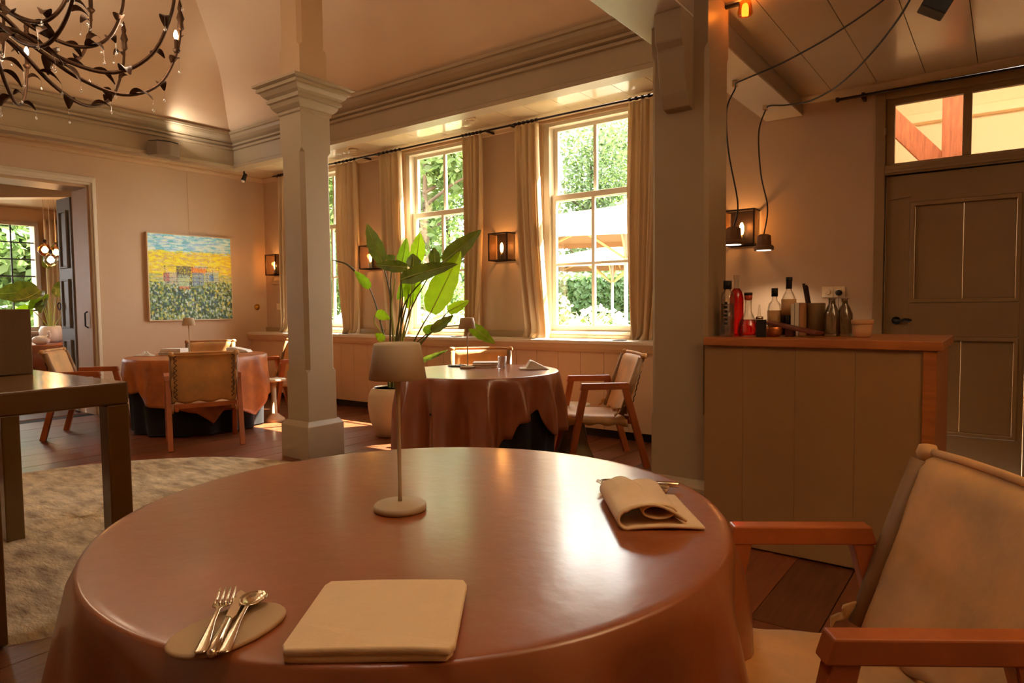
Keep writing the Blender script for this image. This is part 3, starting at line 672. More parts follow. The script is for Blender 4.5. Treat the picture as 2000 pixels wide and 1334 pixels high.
hide(*T1, 'smooth cognac leather cover on the near table', pts_fn([(0, .50), (25, .46), (50, .52), (90, .40), (130, .45), (180, .34), (205, .26), (225, .22), (240, .33), (270, .5), (310, .55), (340, .52)]), R=.684, amp=.04, nf=9, ph=.5, bumps=((216, 7, .05), (229, 7, -.03), (36, 6, .03), (24, 5, -.015)))
table(*T2, 'round dining table beside the window and the plant', .585)
undercloth(*T2, 'black cloth showing under the torn leather edge at the window table', .565)
hide(*T2, 'cognac leather cover with ragged edge on the window table', pts_fn([(0, .40), (20, .42), (60, .45), (120, .5), (180, .62), (215, .66), (226, .64), (233, .60), (236, .52), (245, .54), (262, .53), (268, .57), (283, .58), (290, .535), (298, .54), (303, .50), (318, .51), (325, .40), (330, .40), (334, .30), (345, .27), (352, .22)]), R=.585, nf=13, ph=.2, amp=.042)
table(*T3, 'round dining table in the corner under the painting')
undercloth(*T3, 'black cloth under the leather cover of the corner table', ph=1.2)
hide(*T3, 'cognac leather cover with arched and pointed drops on the corner table', pts_fn([(0, .50), (12, .56), (22, .60), (35, .42), (70, .35), (140, .4), (200, .42), (225, .36), (238, .18), (250, .14), (262, .20), (270, .33), (282, .30), (292, .42), (310, .46), (330, .50), (342, .62), (350, .50)]), nf=10, ph=.9, mt='leatherT')
# ---- cordless table lamps
def make_lamp(label, loc):
    t = thing('table_lamp', label, 'lamp', loc, 0, 'cordless lamps on the tables')
    MB().lathe([(0, 0), (.056, 0), (.0605, .002), (.0605, .012), (.057, .0155), (.012, .020), (0, .0205)], 48).build('base', M['lampp'], t)
    MB().lathe([(.0048, .019), (.0042, .05), (.005, .25), (.0075, .30), (.011, .322), (0, .322)], 16).build('stem', M['lampp'], t)
    MB().lathe([(.0645, .305), (.066, .306), (.0535, .383), (.052, .387), (.045, .389), (0, .389), (0, .385), (.048, .383), (.062, .306)], 48).build('shade', M['lampp'], t)
    MB().lathe([(0, .312), (.06, .312), (.06, .314), (0, .314)], 32).build('diffuser', M['white'], t)
    return t
TZ = .7525
l1 = make_lamp('slim beige lamp in the middle of the near table', (-1.122, 1.06, TZ))
dup(l1, (-3.33, 3.88, TZ), 0, 'slim beige lamp on the window table in front of the plant')
dup(l1, (-7.10, 3.66, TZ), 0, 'slim beige lamp on the corner table before the painting')
# ---- place setting on the near table
TP = .7525
def smooth_outline(n, a, b, p=2.3, wob=0):
    out = []
    for i in range(n):
        th = 2*PI*i/n; c, s = math.cos(th), math.sin(th)
        r = (abs(c/a)**p+abs(s/b)**p)**(-1/p)*(1+wob*math.sin(3*th+1)+wob*.6*math.sin(2*th))
        out.append((r*c, r*s))
    return out
def coaster(label, x, y, rz, a=.088, b=.056):
    mb = MB(); o1 = smooth_outline(48, a, b, 2.2, .02)
    for s, z in ((.9, 0), (.99, .001), (1, .003), (1, .0055), (.98, .0075), (.95, .008)):
        for px, py in o1: mb.v.append((px*s, py*s, z))
    for j in range(5):
        for i in range(48): mb.f.append((j*48+i, j*48+(i+1) % 48, (j+1)*48+(i+1) % 48, (j+1)*48+i)); mb.sm.append(True)
    mb.f += [tuple(range(48))[::-1], tuple(5*48+i for i in range(48))]; mb.sm += [False, False]
    return tag(mb.build('cutlery_rest', M['clay'], loc=(x, y, TP), rz=rz), label, 'cutlery rest')
def ribbon(mb, prof, flip=1):   # prof: (x along, half width, z, dish) -> thin shaped strip
    k = 7; vs = []; fs = []
    for x, hw, z, dish in prof:
        for j in range(k):
            a = j/(k-1)*2-1; vs.append((x, a*hw, z-dish*(1-a*a)))
    n = len(prof)
    for i in range(n-1):
        for j in range(k-1): fs.append((i*k+j, i*k+j+1, (i+1)*k+j+1, (i+1)*k+j))
    return mb.add(vs, fs, True)
def spoon(label, loc, rz, L=.185):
    t = thing('spoon', label, 'spoon', loc, rz)
    ribbon(MB(), [(-.5*L, .0045, .004, 0), (-.47*L, .0085, .0038, -.001), (-.35*L, .0075, .005, -.0012), (-.1*L, .0034, .011, -.001), (.12*L, .0026, .013, -.001), (.18*L, .003, .0125, -.001)]).build('handle', M['silver'], t, solid=.002)
    ribbon(MB(), [(.17*L, .003, .0126, 0), (.21*L, .012, .0122, .003), (.27*L, .018, .0118, .008), (.34*L, .0205, .0112, .010), (.41*L, .019, .0104, .009), (.47*L, .012, .0096, .005), (.5*L, .002, .009, .0005)]).build('bowl', M['silver'], t, solid=.0015)
    return t
def fork(label, loc, rz, L=.185):
    t = thing('fork', label, 'fork', loc, rz)
    ribbon(MB(), [(-.5*L, .0045, .004, 0), (-.47*L, .0085, .0038, -.001), (-.35*L, .0075, .005, -.0012), (-.1*L, .0034, .011, -.001), (.10*L, .0028, .013, -.001), (.16*L, .006, .012, 0), (.2*L, .0125, .0108, .001), (.27*L, .0128, .0100, .0012)]).build('handle', M['silver'], t, solid=.002)
    for k in range(4):
        y = (-1.5+k)*.0076
        MB().bar((.262*L, y, .0098), (.38*L, y, .0105), .0036, .0022).build('tine', M['silver'], t) if 0 else \
            MB().tube([(.262*L, y, .0096), (.34*L, y, .0098), (.42*L, y*1.02, .0125), (.49*L, y*1.02, .0165)], [.0021, .002, .0018, .0009], 6).build('tine', M['silver'], t)
    return t
def knife(label, loc, rz, L=.20):
    t = thing('knife', label, 'knife', loc, rz)
    MB().tube([(-.5*L, 0, .006), (-.485*L, 0, .006), (-.3*L, 0, .0062), (-.02*L, 0, .007), (.0*L, 0, .0072)], [.003, .0068, .0072, .0052, .005], 10).build('handle', M['silver'], t)
    MB().prism([(0, -.005), (.05*L, -.0085), (.3*L, -.009), (.44*L, -.006), (.5*L, .003), (.47*L, .0075), (.3*L, .0075), (.05*L, .006)], .0064, .0084, 'z').build('blade', M['silver'], t)
    return t
coaster('oval clay rest with the cutlery on the near table', -.898, .505, math.radians(92))
cd = math.radians(139)
fork('silver fork with four tines on the oval rest', (-.918, .497, TP+.0095), cd)
knife('silver knife between fork and spoon on the oval rest', (-.902, .508, TP+.0095), cd-.03)
spoon('silver spoon bowl up on the oval rest', (-.888, .521, TP+.0095), cd-.09)
def napkin(label, loc, rz, a, b, mt, layers=3, th=.006, fold=True):
    t = thing('napkin', label, 'napkin', loc, rz)
    for k in range(layers):
        e = -.004*k
        o = smooth_outline(64, a-e*.5, b-e*.5, 45)
        mb = MB()
        for s, z in ((.985, 0), (1, .15), (1, .8), (.985, 1)):
            for px, py in o: mb.v.append((px*s+(.002*k if k % 2 else 0), py*s, (k+z)*th+ .0022*math.sin(px*25+k)*(abs(px)/a)))
        for j in range(3):
            for i in range(64): mb.f.append((j*64+i, j*64+(i+1) % 64, (j+1)*64+(i+1) % 64, (j+1)*64+i)); mb.sm.append(True)
        mb.f += [tuple(range(64))[::-1], tuple(3*64+i for i in range(64))]; mb.sm += [False, False]
        mb.build('fold', mt, t)
    return t
napkin('thick folded beige napkin lying flat before the lamp', (-.733, .652, TP), math.radians(36), .114, .108, M['linen'], 2, .011)
# second setting: napkin folded over, rest and cutlery
t = thing('napkin', 'beige napkin folded over in a soft roll at the far right of the near table', 'napkin', (-.645, 1.355, TP), math.radians(35))
def roll(u, v):
    y = lerp(-.115, .125, v); w_ = lerp(.075, .062, v)
    s = u
    if s < .42: f = s/.42; return (lerp(.105, -.052, f)-.012*v, y, .004+.004*math.sin(f*PI))
    if s < .58: f = (s-.42)/.16; a = -PI/2+PI*f; return (-.052-.022*math.cos(a)*1.0-.012*v, y, .022+.02*math.sin(a)+.0)
    f = (s-.58)/.42; return (lerp(-.052, .07-.05*v, f)-.012*v, y+.008*f, lerp(.044, .016, f)+.020*math.sin(f*PI)+.004*math.sin(y*30))
MB().grid(48, 16, roll).build('cloth', M['linen'], t, solid=.006)
def roll2(u, v):
    y = lerp(-.105, .105, v); a = lerp(0, 1.9*PI, u); r = .028-.004*u
    return (.012+r*1.3*math.cos(a), y, .036+r*.55*math.sin(a))
MB().grid(28, 10, roll2).build('inner_fold', M['linen'], t, solid=.004)
coaster('oval clay rest half under the folded napkin at the right', -.748, 1.512, math.radians(25), .08, .045)
spoon('silver spoon lying on the right hand rest', (-.752, 1.512, TP+.0095), math.radians(203), .18)
knife('silver knife behind the spoon on the right hand rest', (-.740, 1.533, TP+.0095), math.radians(204), .19)
fork('silver fork in front of the spoon on the right hand rest', (-.745, 1.490, TP+.0095), math.radians(201), .18)
# ---- window table items
for k, (dx, dy, z, mt, lb_) in enumerate(((0, 0, 0, M['tanbook'], 'lower menu book on the window table'), (.008, .004, .021, M['paper'], 'upper pale menu book on the window table'))):
    b = thing('menu_book', lb_, 'book', (-3.27+dx, 4.02+dy, TZ+z), math.radians(34), 'menu books on the window table')
    MB().box(-.098, .098, -.07, .07, .003, .017).build('pages', M['paper'], b)
    MB().prism([(-.072, 0), (.072, 0), (.072, .02), (-.075, .02), (-.075, .0175), (.0695, .0175), (.0695, .0025), (-.072, .0025)], -.10, .10, 'x').build('cover', mt, b)
t = thing('napkin', 'grey white napkin folded like a tent on the window table', 'napkin', (-2.86, 4.08, TZ), math.radians(40))
MB().prism([(-.06, 0), (-.02, .065), (.0, .062), (.11, .006), (.11, 0)], -.07, .07, 'y').build('cloth', M['white_linen'], t, bevel=.006)
MB().prism([(-.10, 0), (-.10, .012), (.09, .016), (.12, 0)], -.085, .05, 'y').build('under_fold', M['white_linen'], t, bevel=.004)
t = thing('tumbler', 'clear water glass beside the menu books on the window table', 'glass', (-3.07, 3.98, TZ))
MB().lathe([(0, 0), (.027, 0), (.029, .004), (.034, .095), (.0325, .095), (.027, .006), (0, .006)], 24).build('body', M['clear'], t)
t = thing('cutlery_set', 'silver cutlery on a dark rest left of the lamp on the window table', 'cutlery', (-3.50, 3.95, TZ), math.radians(20))
MB().lathe([(0, 0), (.075, 0), (.08, .004), (.075, .008), (0, .008)], 28, sx=1, sy=.6).build('rest', M['blackm'], t)
ribbon(MB(), [(-.07, .006, .012, 0), (0, .004, .018, 0), (.03, .016, .018, .006), (.06, .014, .014, .006), (.085, .002, .012, 0)]).build('spoon', M['silver'], t, solid=.002)
# ---- corner table items
for k, lb_ in enumerate(('lowest dark bound book by the lamp on the corner table', 'middle white book by the lamp on the corner table', 'topmost white book by the lamp on the corner table')):
    b = thing('book', lb_, 'book', (-7.13+.01*k, 3.50, TZ+.022*k), math.radians(35), 'books on the corner table')
    MB().box(-.118+.006*k, .118-.006*k, -.08, .08, .003, .018).build('pages', M['paper'], b)
    MB().prism([(-.082, 0), (.082, 0), (.082, .021), (-.085, .021), (-.085, .0185), (.0795, .0185), (.0795, .0025), (-.082, .0025)], -.12+.006*k, .12-.006*k, 'x').build('cover', [M['lace'], M['paper'], M['white_linen']][k], b)
def crumple(name, label, loc, a, b, h, seed, mt):
    rnd = random.Random(seed); ph = [rnd.uniform(0, 6) for _ in range(6)]
    def fn(u, v):
        th = 2*PI*u; r = v; wob = 1+.22*math.sin(3*th+ph[0])+.12*math.sin(5*th+ph[1])
        z = h*max(0, (1-r))**.8*(.6+.4*math.sin(2*th+ph[2])*math.sin(r*7+ph[3]))+.004*(1-r)
        return (loc[0]+a*r*wob*math.cos(th), loc[1]+b*r*wob*math.sin(th), loc[2]+max(.002, z))
    return tag(MB().grid(36, 12, fn, wrap=True).build(name, mt, solid=.003), label, 'napkin')
crumple('napkin', 'white crumpled napkin on the left of the corner table', (-7.25, 3.27, TZ), .14, .08, .05, 3, M['white_linen'])
t = thing('napkin', 'white napkin folded like a tent on the right of the corner table', 'napkin', (-6.83, 4.08, TZ), math.radians(36))
MB().prism([(-.12, 0), (-.12, .055), (-.06, .06), (.10, .025), (.13, 0)], -.07, .07, 'y').build('cloth', M['white_linen'], t, bevel=.008)
crumple('napkin', 'flat white napkin beside the books on the corner table', (-6.95, 3.72, TZ), .12, .06, .02, 5, M['white_linen'])
# ---- little stools and pedestals at the tables
t = thing('bag_stool', 'low round stool with pale top against the boarded dado', 'stool', (-3.02, 4.93, 0))
MB().lathe([(0, .345), (.14, .345), (.145, .35), (.145, .368), (.14, .372), (0, .372)], 36).build('top', M['stone'], t)
MB().lathe([(.145, .33), (.145, .345), (0, .345), (0, .30), (.08, .30), (.12, .03), (.13, 0), (0, 0)], 32).build('pedestal', M['bronze'], t)
t = thing('bag_stool', 'tapered khaki foot standing under the side facing armchair', 'stool', (-2.665, 4.345, 0))
MB().lathe([(0, 0), (.175, 0), (.17, .02), (.10, .19), (.06, .33), (0, .33)], 32).build('pedestal', M['khaki'], t)
MB().lathe([(0, .33), (.07, .33), (.072, .345), (0, .348)], 28).build('top', M['khaki'], t)
t = thing('bag_stool', 'pale flared stool foot behind the orange corner of leather', 'stool', (-6.42, 4.22, 0))
MB().lathe([(0, 0), (.12, 0), (.11, .03), (.035, .09), (.025, .44), (0, .44)], 28).build('pedestal', M['stone'], t)
MB().lathe([(0, .44), (.13, .44), (.135, .455), (.13, .465), (0, .465)], 28).build('top', M['stone'], t)
# ================================================================== CONSOLE AND BOX, RUG
t = thing('console_desk', 'tall lacquered console with square legs, beside the near table', 'console', (0, 0, 0))
MB().box(-4.25, -2.885, .70, 1.228, .842, .932).build('top', M['desk'], t, bevel=.008)
for x in (-4.25, -2.968):
    for y in (.70, 1.145): MB().box(x, x+.083, y, y+.083, .012, .842).build('leg', M['desk'], t, bevel=.006)
t = thing('menu_box', 'tall brown covered box standing on the console', 'box', (0, 0, 0))
MB().box(-3.95, -3.655, .86, 1.14, .933, 1.235).build('box', M['boxp'], t, bevel=.004)
rc, rr = (-4.34, 1.545), 1.62
def rugf(u, v):
    th = 2*PI*u; r = rr*v*(1+.006*math.sin(7*th))
    z = .016+.004*math.sin(r*19+3*math.sin(th*3))*math.sin(th*11+r*5) if v < .97 else (.012 if v < .99 else .001)
    return (rc[0]+r*math.cos(th), rc[1]+r*math.sin(th), z)
tag(MB().grid(160, 40, rugf, wrap=True).build('rug', M['rug']), 'round beige wool rug with a cloudy pattern on the boards', 'rug')
# ================================================================== CURTAINS AND RODS
def curtain(label, xt0, xt1, xb0, xb1, n, bulge=0, ph=0, amp=.038):
    def fn(u, v):
        z = lerp(3.02, .912, v); e = v**2.2
        a = lerp(xt0, xb0, e)-bulge*math.sin(PI*v)*(1-u); b = lerp(xt1, xb1, e)+max(0, bulge)*.3*math.sin(PI*v)*u
        x = lerp(a, b, u); y = 5.44+amp*math.sin(2*PI*n*u+ph+.6*math.sin(v*3))*(.55+.45*v**.5)+.012*math.sin(4.4*PI*n*u+2)
        if v > .97: y -= .05*(v-.97)/.03; x += .03*math.sin(u*9)*(v-.97)/.03
        return (x, y, z)
    return tag(MB().grid(int(n*14)+1, 40, fn).build('curtain', M['curtain'], solid=.003), label, 'curtain', 'linen curtains at the tall windows')
curtain('linen curtain at the far left of the first window', -8.03, -7.72, -8.02, -7.84, 4)
curtain('linen curtain right of the first window, gathered to a point on the sill', -6.815, -6.42, -6.70, -6.47, 4, .05)
curtain('linen curtain left of the middle window behind the tallest leaf', -6.015, -5.63, -5.94, -5.57, 4)
curtain('linen curtain right of the middle window next to a wall lantern', -4.715, -4.43, -4.69, -4.55, 4, -.02)
curtain('linen curtain left of the last window, catching the sun', -4.02, -3.72, -3.91, -3.60, 4)
curtain('linen curtain right of the last window against the post', -2.75, -2.40, -2.73, -2.52, 4, .03)
t = thing('curtain_rod', 'long dark curtain rod under the soffit along the three windows', 'curtain rod', (0, 0, 0))
r_ = MB().tube([(-8.15, 5.44, 3.045), (-1.9, 5.44, 3.045)], .011, 8).build('rod', M['bronze'], t)
for x in (-8.1, -6.3, -6.05, -4.38, -4.06, -2.3): MB().box(x-.008, x+.008, 5.43, 5.6, 3.035, 3.055).build('bracket', M['bronze'], t)
for a, b in ((-8.03, -7.72), (-6.815, -6.42), (-6.015, -5.63), (-4.715, -4.43), (-4.02, -3.72), (-2.75, -2.40)):
    for k in range(6): 
        x = lerp(a+.02, b-.02, k/5)
        MB().lathe([(.012, -.012), (.017, -.012), (.017, .012), (.012, .012)], 10, (0, 0, 0)).build('curtain_ring', M['bronze'], t, loc=(x, 5.44, 3.045)).rotation_euler = (0, PI/2, 0)
t = thing('curtain_rod', 'short dark rod with end knob above the taupe door', 'curtain rod', (0, 0, 0))
MB().tube([(-1.04, 5.50, 2.735), (.9, 5.50, 2.735)], .011, 8).build('rod', M['bronze'], t)
MB().tube([(-1.065, 5.50, 2.735), (-1.045, 5.50, 2.735)], [.02, .018], 10).build('knob', M['bronze'], t)
MB().bar((-.885, 5.50, 2.735), (-.885, 5.60, 2.735), .02, .045).build('bracket', M['bronze'], t)
# tie back hooks: flat dark coils of cord on the sill
for x in (-6.62, -4.75, -2.80):
    tag(MB().lathe([(.05, 0), (.06, .004), (.05, .008), (.04, .004), (.05, 0)], 24, (x, 5.36, .905), sx=1.2).build('tie_cord', M['speak']), {-6.62: 'coiled tie cord on the sill below the first window', -4.75: 'coiled tie cord on the sill below the middle window', -2.80: 'coiled tie cord on the sill below the last window'}[x], 'cord')
# ================================================================== WALL LANTERNS
def make_sconce(label, x):
    t = thing('wall_lantern', label, 'wall lamp', (x, YW, 1.70), 0, 'bronze box lanterns between the windows')
    MB().box(-.11, .11, -.012, 0, .0, .285).build('back_plate', M['bronze'], t, bevel=.003)
    fr_ = MB().ring((-.125, .125, -.15, 0), (-.113, .113, -.138, -.012), 0, .012, 'z').build('bottom_frame', M['bronze'], t)
    MB().ring((-.125, .125, -.15, 0), (-.113, .113, -.138, -.012), .278, .29, 'z').build('top_frame', M['bronze'], t)
    for sx in (-.119, .119): MB().box(sx-.006, sx+.006, -.15, -.138, .012, .278).build('corner_bar', M['bronze'], t)
    MB().box(-.113, .113, -.146, -.144, .012, .278).build('front_pane', M['amber2'], t)
    for sx in (-.12, .12): MB().box(sx-.001, sx+.001, -.138, -.012, .012, .278).build('side_pane', M['amber2'], t)
    MB().lathe([(0, 0), (.022, 0), (.022, .05), (.016, .075), (0, .075)], 14, (0, -.075, .012)).build('socket', M['blackm'], t)
    MB().lathe([(0, .0), (.011, .005), (.019, .04), (.017, .075), (.008, .10), (0, .104)], 14, (0, -.075, .088)).build('bulb', M['bulbo'], t)
    lamp('lantern_light', 'POINT', (0, -.10, .16), 2.6, (1, .44, .12), .03, parent=t)
    return t
M['amber2'] = glassy('lantern_glass', (1, .9, .75, 1), .06, .02)
make_sconce('bronze box lantern in the corner by the left wall', -8.28)
make_sconce('bronze box lantern between the first two windows, partly behind a leaf', -6.285)
make_sconce('bronze box lantern on the pier left of the last window', -4.25)
make_sconce('bronze box lantern on the bar wall behind the pendants', -1.765)
# ================================================================== PENDANTS OVER THE BAR
def pendant(label, x, y, hook, cord, zt):
    t = thing('pendant_lamp', label, 'lamp', (x, y, 0), 0, 'pendants over the bar')
    MB().lathe([(0, zt), (.030, zt), (.052, zt-.012), (.055, zt-.085), (0, zt-.085)], 8, smooth=False).build('body', M['canm2'], t)
    MB().lathe([(0, zt-.085), (.066, zt-.085), (.072, zt-.095), (.072, zt-.118), (.066, zt-.122), (.05, zt-.118), (0, zt-.116)], 24).build('rim', M['canm2'], t)
    MB().lathe([(0, zt-.1225), (.052, zt-.1225), (.052, zt-.119), (0, zt-.119)], 20).build('diffuser', M['diff'], t)
    pts = [(px-x, py-y, pz) for px, py, pz in cord]
    MB().tube(bez(pts, 8), .0055, 6).build('cord', M['blackm'], t)
    hx, hy, hz = hook
    MB().box(hx-x-.015, hx-x+.015, hy-y-.02, hy-y+.02, hz-.045, hz).build('cord_clamp', M['silver'], t, bevel=.003)
    lamp('pendant_light', 'SPOT', (0, 0, zt-.13), 16, (1, .78, .54), .05, (0, 0, 0), 2.2, t)
M['canm2'] = mat('pendant_clay', srgb(112, 76, 48), .7, var=.1, scale=20)
pendant('clay pendant hanging in front of the bar wall lantern', -1.505, 4.53, (-1.475, 4.46, 2.70), [(-.30, 3.5, 2.80), (-.46, 3.72, 2.72), (-.78, 4.0, 2.68), (-1.12, 4.24, 2.665), (-1.36, 4.36, 2.66), (-1.455, 4.42, 2.66), (-1.475, 4.46, 2.64), (-1.54, 4.49, 2.52), (-1.53, 4.5, 2.25), (-1.475, 4.53, 1.9), (-1.50, 4.53, 1.745)], 1.745)
pendant('clay pendant hanging right of the bar wall lantern, lower of the two', -1.50, 5.22, (-1.475, 5.14, 2.70), [(-.27, 3.5, 2.80), (-.48, 3.95, 2.66), (-.78, 4.4, 2.56), (-1.05, 4.75, 2.56), (-1.28, 4.98, 2.62), (-1.43, 5.10, 2.67), (-1.475, 5.14, 2.65), (-1.53, 5.17, 2.5), (-1.52, 5.2, 2.2), (-1.475, 5.22, 1.95), (-1.50, 5.22, 1.75)], 1.75)
# ceiling spot at the right and small spot at the soffit
t = thing('ceiling_spot', 'black square spotlight on the low ceiling', 'spotlight', (-.325, 3.9, 2.82))
MB().tube([(0, 0, 0), (0, 0, -.05)], .03, 12).build('mount', M['blackm'], t)
MB().bar((0, 0, -.04), (.02, .03, -.10), .02, .02).build('yoke', M['blackm'], t)
MB().bar((-.04, .02, -.105), (.06, .05, -.165), .10, .10).build('head', M['blackm'], t, bevel=.006)
t = thing('ceiling_spot', 'added black spotlight out of view on the low ceiling, lighting the near table', 'spotlight', (-.55, .55, 2.82))  # unseen spotlight added to brighten the near table and chair
MB().tube([(0, 0, 0), (0, 0, -.05)], .03, 12).build('mount', M['blackm'], t)
MB().bar((.0, 0, -.05), (-.03, .02, -.13), .10, .10, (0, 1, 0)).build('head', M['blackm'], t, bevel=.006)
lamp('spot_light', 'SPOT', (-.035, .025, -.15), 17, (1, .86, .70), .12, (.12, -.05, 0), 1.7, t)
t = thing('ceiling_spot', 'small black spotlight under the soffit in the left corner', 'spotlight', (-8.27, 5.09, ZS))
MB().tube([(0, 0, 0), (0, 0, -.06)], .012, 8).build('mount', M['blackm'], t)
MB().tube([(.0, .02, -.045), (.015, -.03, -.14)], [.026, .03], 14).build('head', M['blackm'], t)
MB().tube([(.015, -.03, -.14), (.0165, -.035, -.149)], [.027, .024], 14).build('lens', M['white'], t)
for x, y, lb_ in ((-6.185, 5.21, 'white round downlight in the soffit by the column'), (-4.29, 5.09, 'white round downlight in the soffit left of the last window')):
    t = thing('downlight', lb_, 'light', (x, y, ZS), 0, 'downlights in the soffit')
    MB().lathe([(.055, 0), (.055, -.02), (.05, -.028), (.04, -.028), (.036, -.02), (.034, -.004), (.034, 0)], 28).build('rim', M['gloss'], t)
    MB().lathe([(0, -.012), (.035, -.012), (.035, -.006), (0, -.006)], 20).build('lens', M['white'], t)
# grey wedge uplighters on the hall beams: one seen, others added for fill
def uplight(label, x, y, z, rz, e, aim=(.35, .25, .9)):
    t = thing('wall_uplight', label, 'wall lamp', (x, y, z), rz, 'uplighters round the hall')
    MB().prism([(-.03, -.155), (.02, -.19), (.15, -.13), (.19, 0), (.15, .13), (.02, .19), (-.03, .155)], -.075, .078, 'z').build('shell', M['speak'], t, bevel=.01)
    MB().prism([(-.02, -.145), (.02, -.17), (.145, -.118), (.178, 0), (.145, .118), (.02, .17), (-.02, .145)], .0785, .09, 'z').build('top_opening', M['blackm'], t)
    MB().box(-.05, -.03, -.03, .03, -.03, .06).build('bracket', M['blackm'], t)
    lamp('uplight', 'SPOT', (.13, .05, .11), e, (1, .90, .76), .05, Vector(aim).to_track_quat('-Z', 'Y').to_euler(), 2.2, t)
uplight('grey wedge uplighter on the beam above the painting', -7.99, 3.88, 3.09, 0, 9, (.18, .75, .55))
uplight('grey wedge uplighter added as fill on the left beam, outside the picture', -7.99, .9, 3.09, 0, 115)
uplight('unseen grey wedge uplighter added as fill on the cross beam facing the hall', -1.70, 1.1, 3.05, PI, 100)
uplight('unseen grey wedge uplighter added as fill on the cross beam near the front wall', -1.70, -1.6, 3.05, PI, 20)
# lamps of the bar zone: amber lantern, and an unseen uplighter added for fill
t = thing('amber_lantern', 'small amber lantern on the cross beam above the bar end', 'wall lamp', (-1.14, 3.60, 2.735))
MB().lathe([(0, 0), (.035, 0), (.04, .01), (.03, .07), (0, .075)], 12).build('glass', M['amber'], t)
MB().box(-.19, -.03, -.01, .01, .06, .075).build('arm', M['blackm'], t)
lamp('amber_light', 'POINT', (.0, .0, .04), 0.5, (1, .40, .08), .02, parent=t)
t = thing('wall_uplight', 'added fill uplighter out of view on the right wall', 'wall lamp', (XR, 1.6, 1.95), PI)
MB().lathe([(0, 0), (.05, .02), (.13, .10), (.12, .10), (0, .04)], 20).build('shell', M['speak'], t)
MB().box(-.01, .03, -.05, .05, .0, .06).build('bracket', M['speak'], t)
lamp('uplight', 'SPOT', (.14, 0, .12), 140, (1, .80, .58), .06, (PI, .3, 0), 2.5, t)

# wall bits
t = thing('thermostat', 'round brass knob switch on the left wall near the corner', 'switch', (XL, 5.44, 1.258))
r_ = MB().lathe([(0, 0), (.042, 0), (.042, .01), (.02, .014), (.018, .03), (0, .03)], 20); r_.v = [(c, a, b) for a, b, c in r_.v]; r_.build('plate', M['brass'], t)
t = thing('light_switch', 'white switch plate on the window wall by the corner', 'switch', (-8.29, YW, 1.262))
MB().box(-.075, .075, -.012, 0, -.045, .045).build('plate', M['plast'], t, bevel=.003)
MB().box(-.06, -.005, -.017, -.012, -.03, .03).build('rocker', M['plast'], t, bevel=.002); MB().box(.005, .06, -.017, -.012, -.03, .03).build('rocker', M['plast'], t, bevel=.002)
t = thing('motion_sensor', 'small cream sensor box below the corner lantern', 'sensor', (-8.33, YW, 1.60))
MB().box(-.08, .08, -.05, 0, -.025, .025).build('box', M['taupe2'], t, bevel=.008); MB().box(-.09, .09, -.055, 0, .025, .032).build('lid', M['taupe2'], t, bevel=.003)
# ================================================================== PAINTING
t = thing('painting', 'framed landscape of a yellow field and small houses under a teal sky', 'painting', (XL, 4.49, 1.647))
MB().ring((-.56, .56, -.555, .555), (-.548, .548, -.543, .543), .0, .045, 'x').build('frame', M['silverfr'], t)
W_, H_ = 170, 168
rp = random.Random(11)
img = [[None]*W_ for _ in range(H_)]
def mixc(a, b, f): return tuple(lerp(a[i], b[i], f) for i in range(3))
for j in range(H_):
    for i in range(W_):
        v = j/H_
        if v < .20: c = mixc((205, 222, 216), (96, 178, 176), rp.random()**1.6)
        elif v < .50: c = mixc((238, 206, 28), (222, 190, 70), rp.random())
        elif v < .62: c = mixc((196, 186, 90), (120, 140, 80), rp.random())
        else: c = mixc((74, 104, 52), (40, 62, 36), rp.random())
        img[j][i] = c
def dab(x, y, w_, h_, c, a=1):
    for j in range(max(0, int(y-h_)), min(H_, int(y+h_)+1)):
        for i in range(max(0, int(x-w_)), min(W_, int(x+w_)+1)):
            d = ((x-i)/max(w_, .5))**2+((y-j)/max(h_, .5))**2
            if d < 1: img[j][i] = mixc(img[j][i], c, a*(1-.35*d)*rp.uniform(.7, 1))
for _ in range(420):
    dab(rp.random()*W_, rp.random()*.21*H_, rp.uniform(3, 12), rp.uniform(1, 2.5), rp.choice([(200, 214, 210), (120, 190, 190), (228, 226, 210), (90, 170, 168), (160, 186, 206), (236, 232, 214)]), .8)
for _ in range(900):
    y = rp.uniform(.19, .55); dab(rp.random()*W_, y*H_, rp.uniform(2, 7), rp.uniform(1, 2.2), rp.choice([(244, 214, 10), (250, 224, 40), (226, 184, 30), (236, 206, 110), (206, 170, 100)]) if y < .46 else rp.choice([(220, 200, 60), (150, 160, 90), (190, 176, 110), (210, 196, 140)]), .9)
for _ in range(1700):
    y = rp.uniform(.52, 1)**.9; k = (y-.5)*2
    dab(rp.random()*W_, y*H_, rp.uniform(1, 2.4), rp.uniform(1, 4), rp.choice([(226, 228, 200), (150, 170, 90), (44, 66, 40), (30, 44, 34), (96, 124, 60), (190, 200, 170), (70, 100, 120), (214, 196, 90)]) if rp.random() < .95 else (226, 190, 60), .85)
for x0, x1, y0, y1, c in ((30, 60, 74, 98, (190, 170, 150)), (54, 82, 62, 84, (70, 66, 58)), (56, 80, 80, 104, (178, 190, 150)), (84, 116, 62, 76, (226, 96, 40)), (86, 110, 74, 100, (120, 140, 170)), (112, 142, 72, 92, (170, 180, 170)), (28, 40, 76, 92, (180, 90, 80)), (122, 132, 78, 90, (60, 110, 170)), (58, 80, 102, 108, (210, 110, 70)), (90, 118, 60, 65, (200, 190, 170))):
    for j in range(y0, y1):
        for i in range(x0, x1):
            if rp.random() < .8: img[j][i] = mixc(img[j][i], c, .8)
for x in (30, 54, 57, 79, 82, 83, 86, 100, 116, 128, 142):
    for j in range(62, 102):
        if rp.random() < .7: img[j][min(W_-1, x+rp.choice((0, 0, 1)))] = (40, 38, 36)
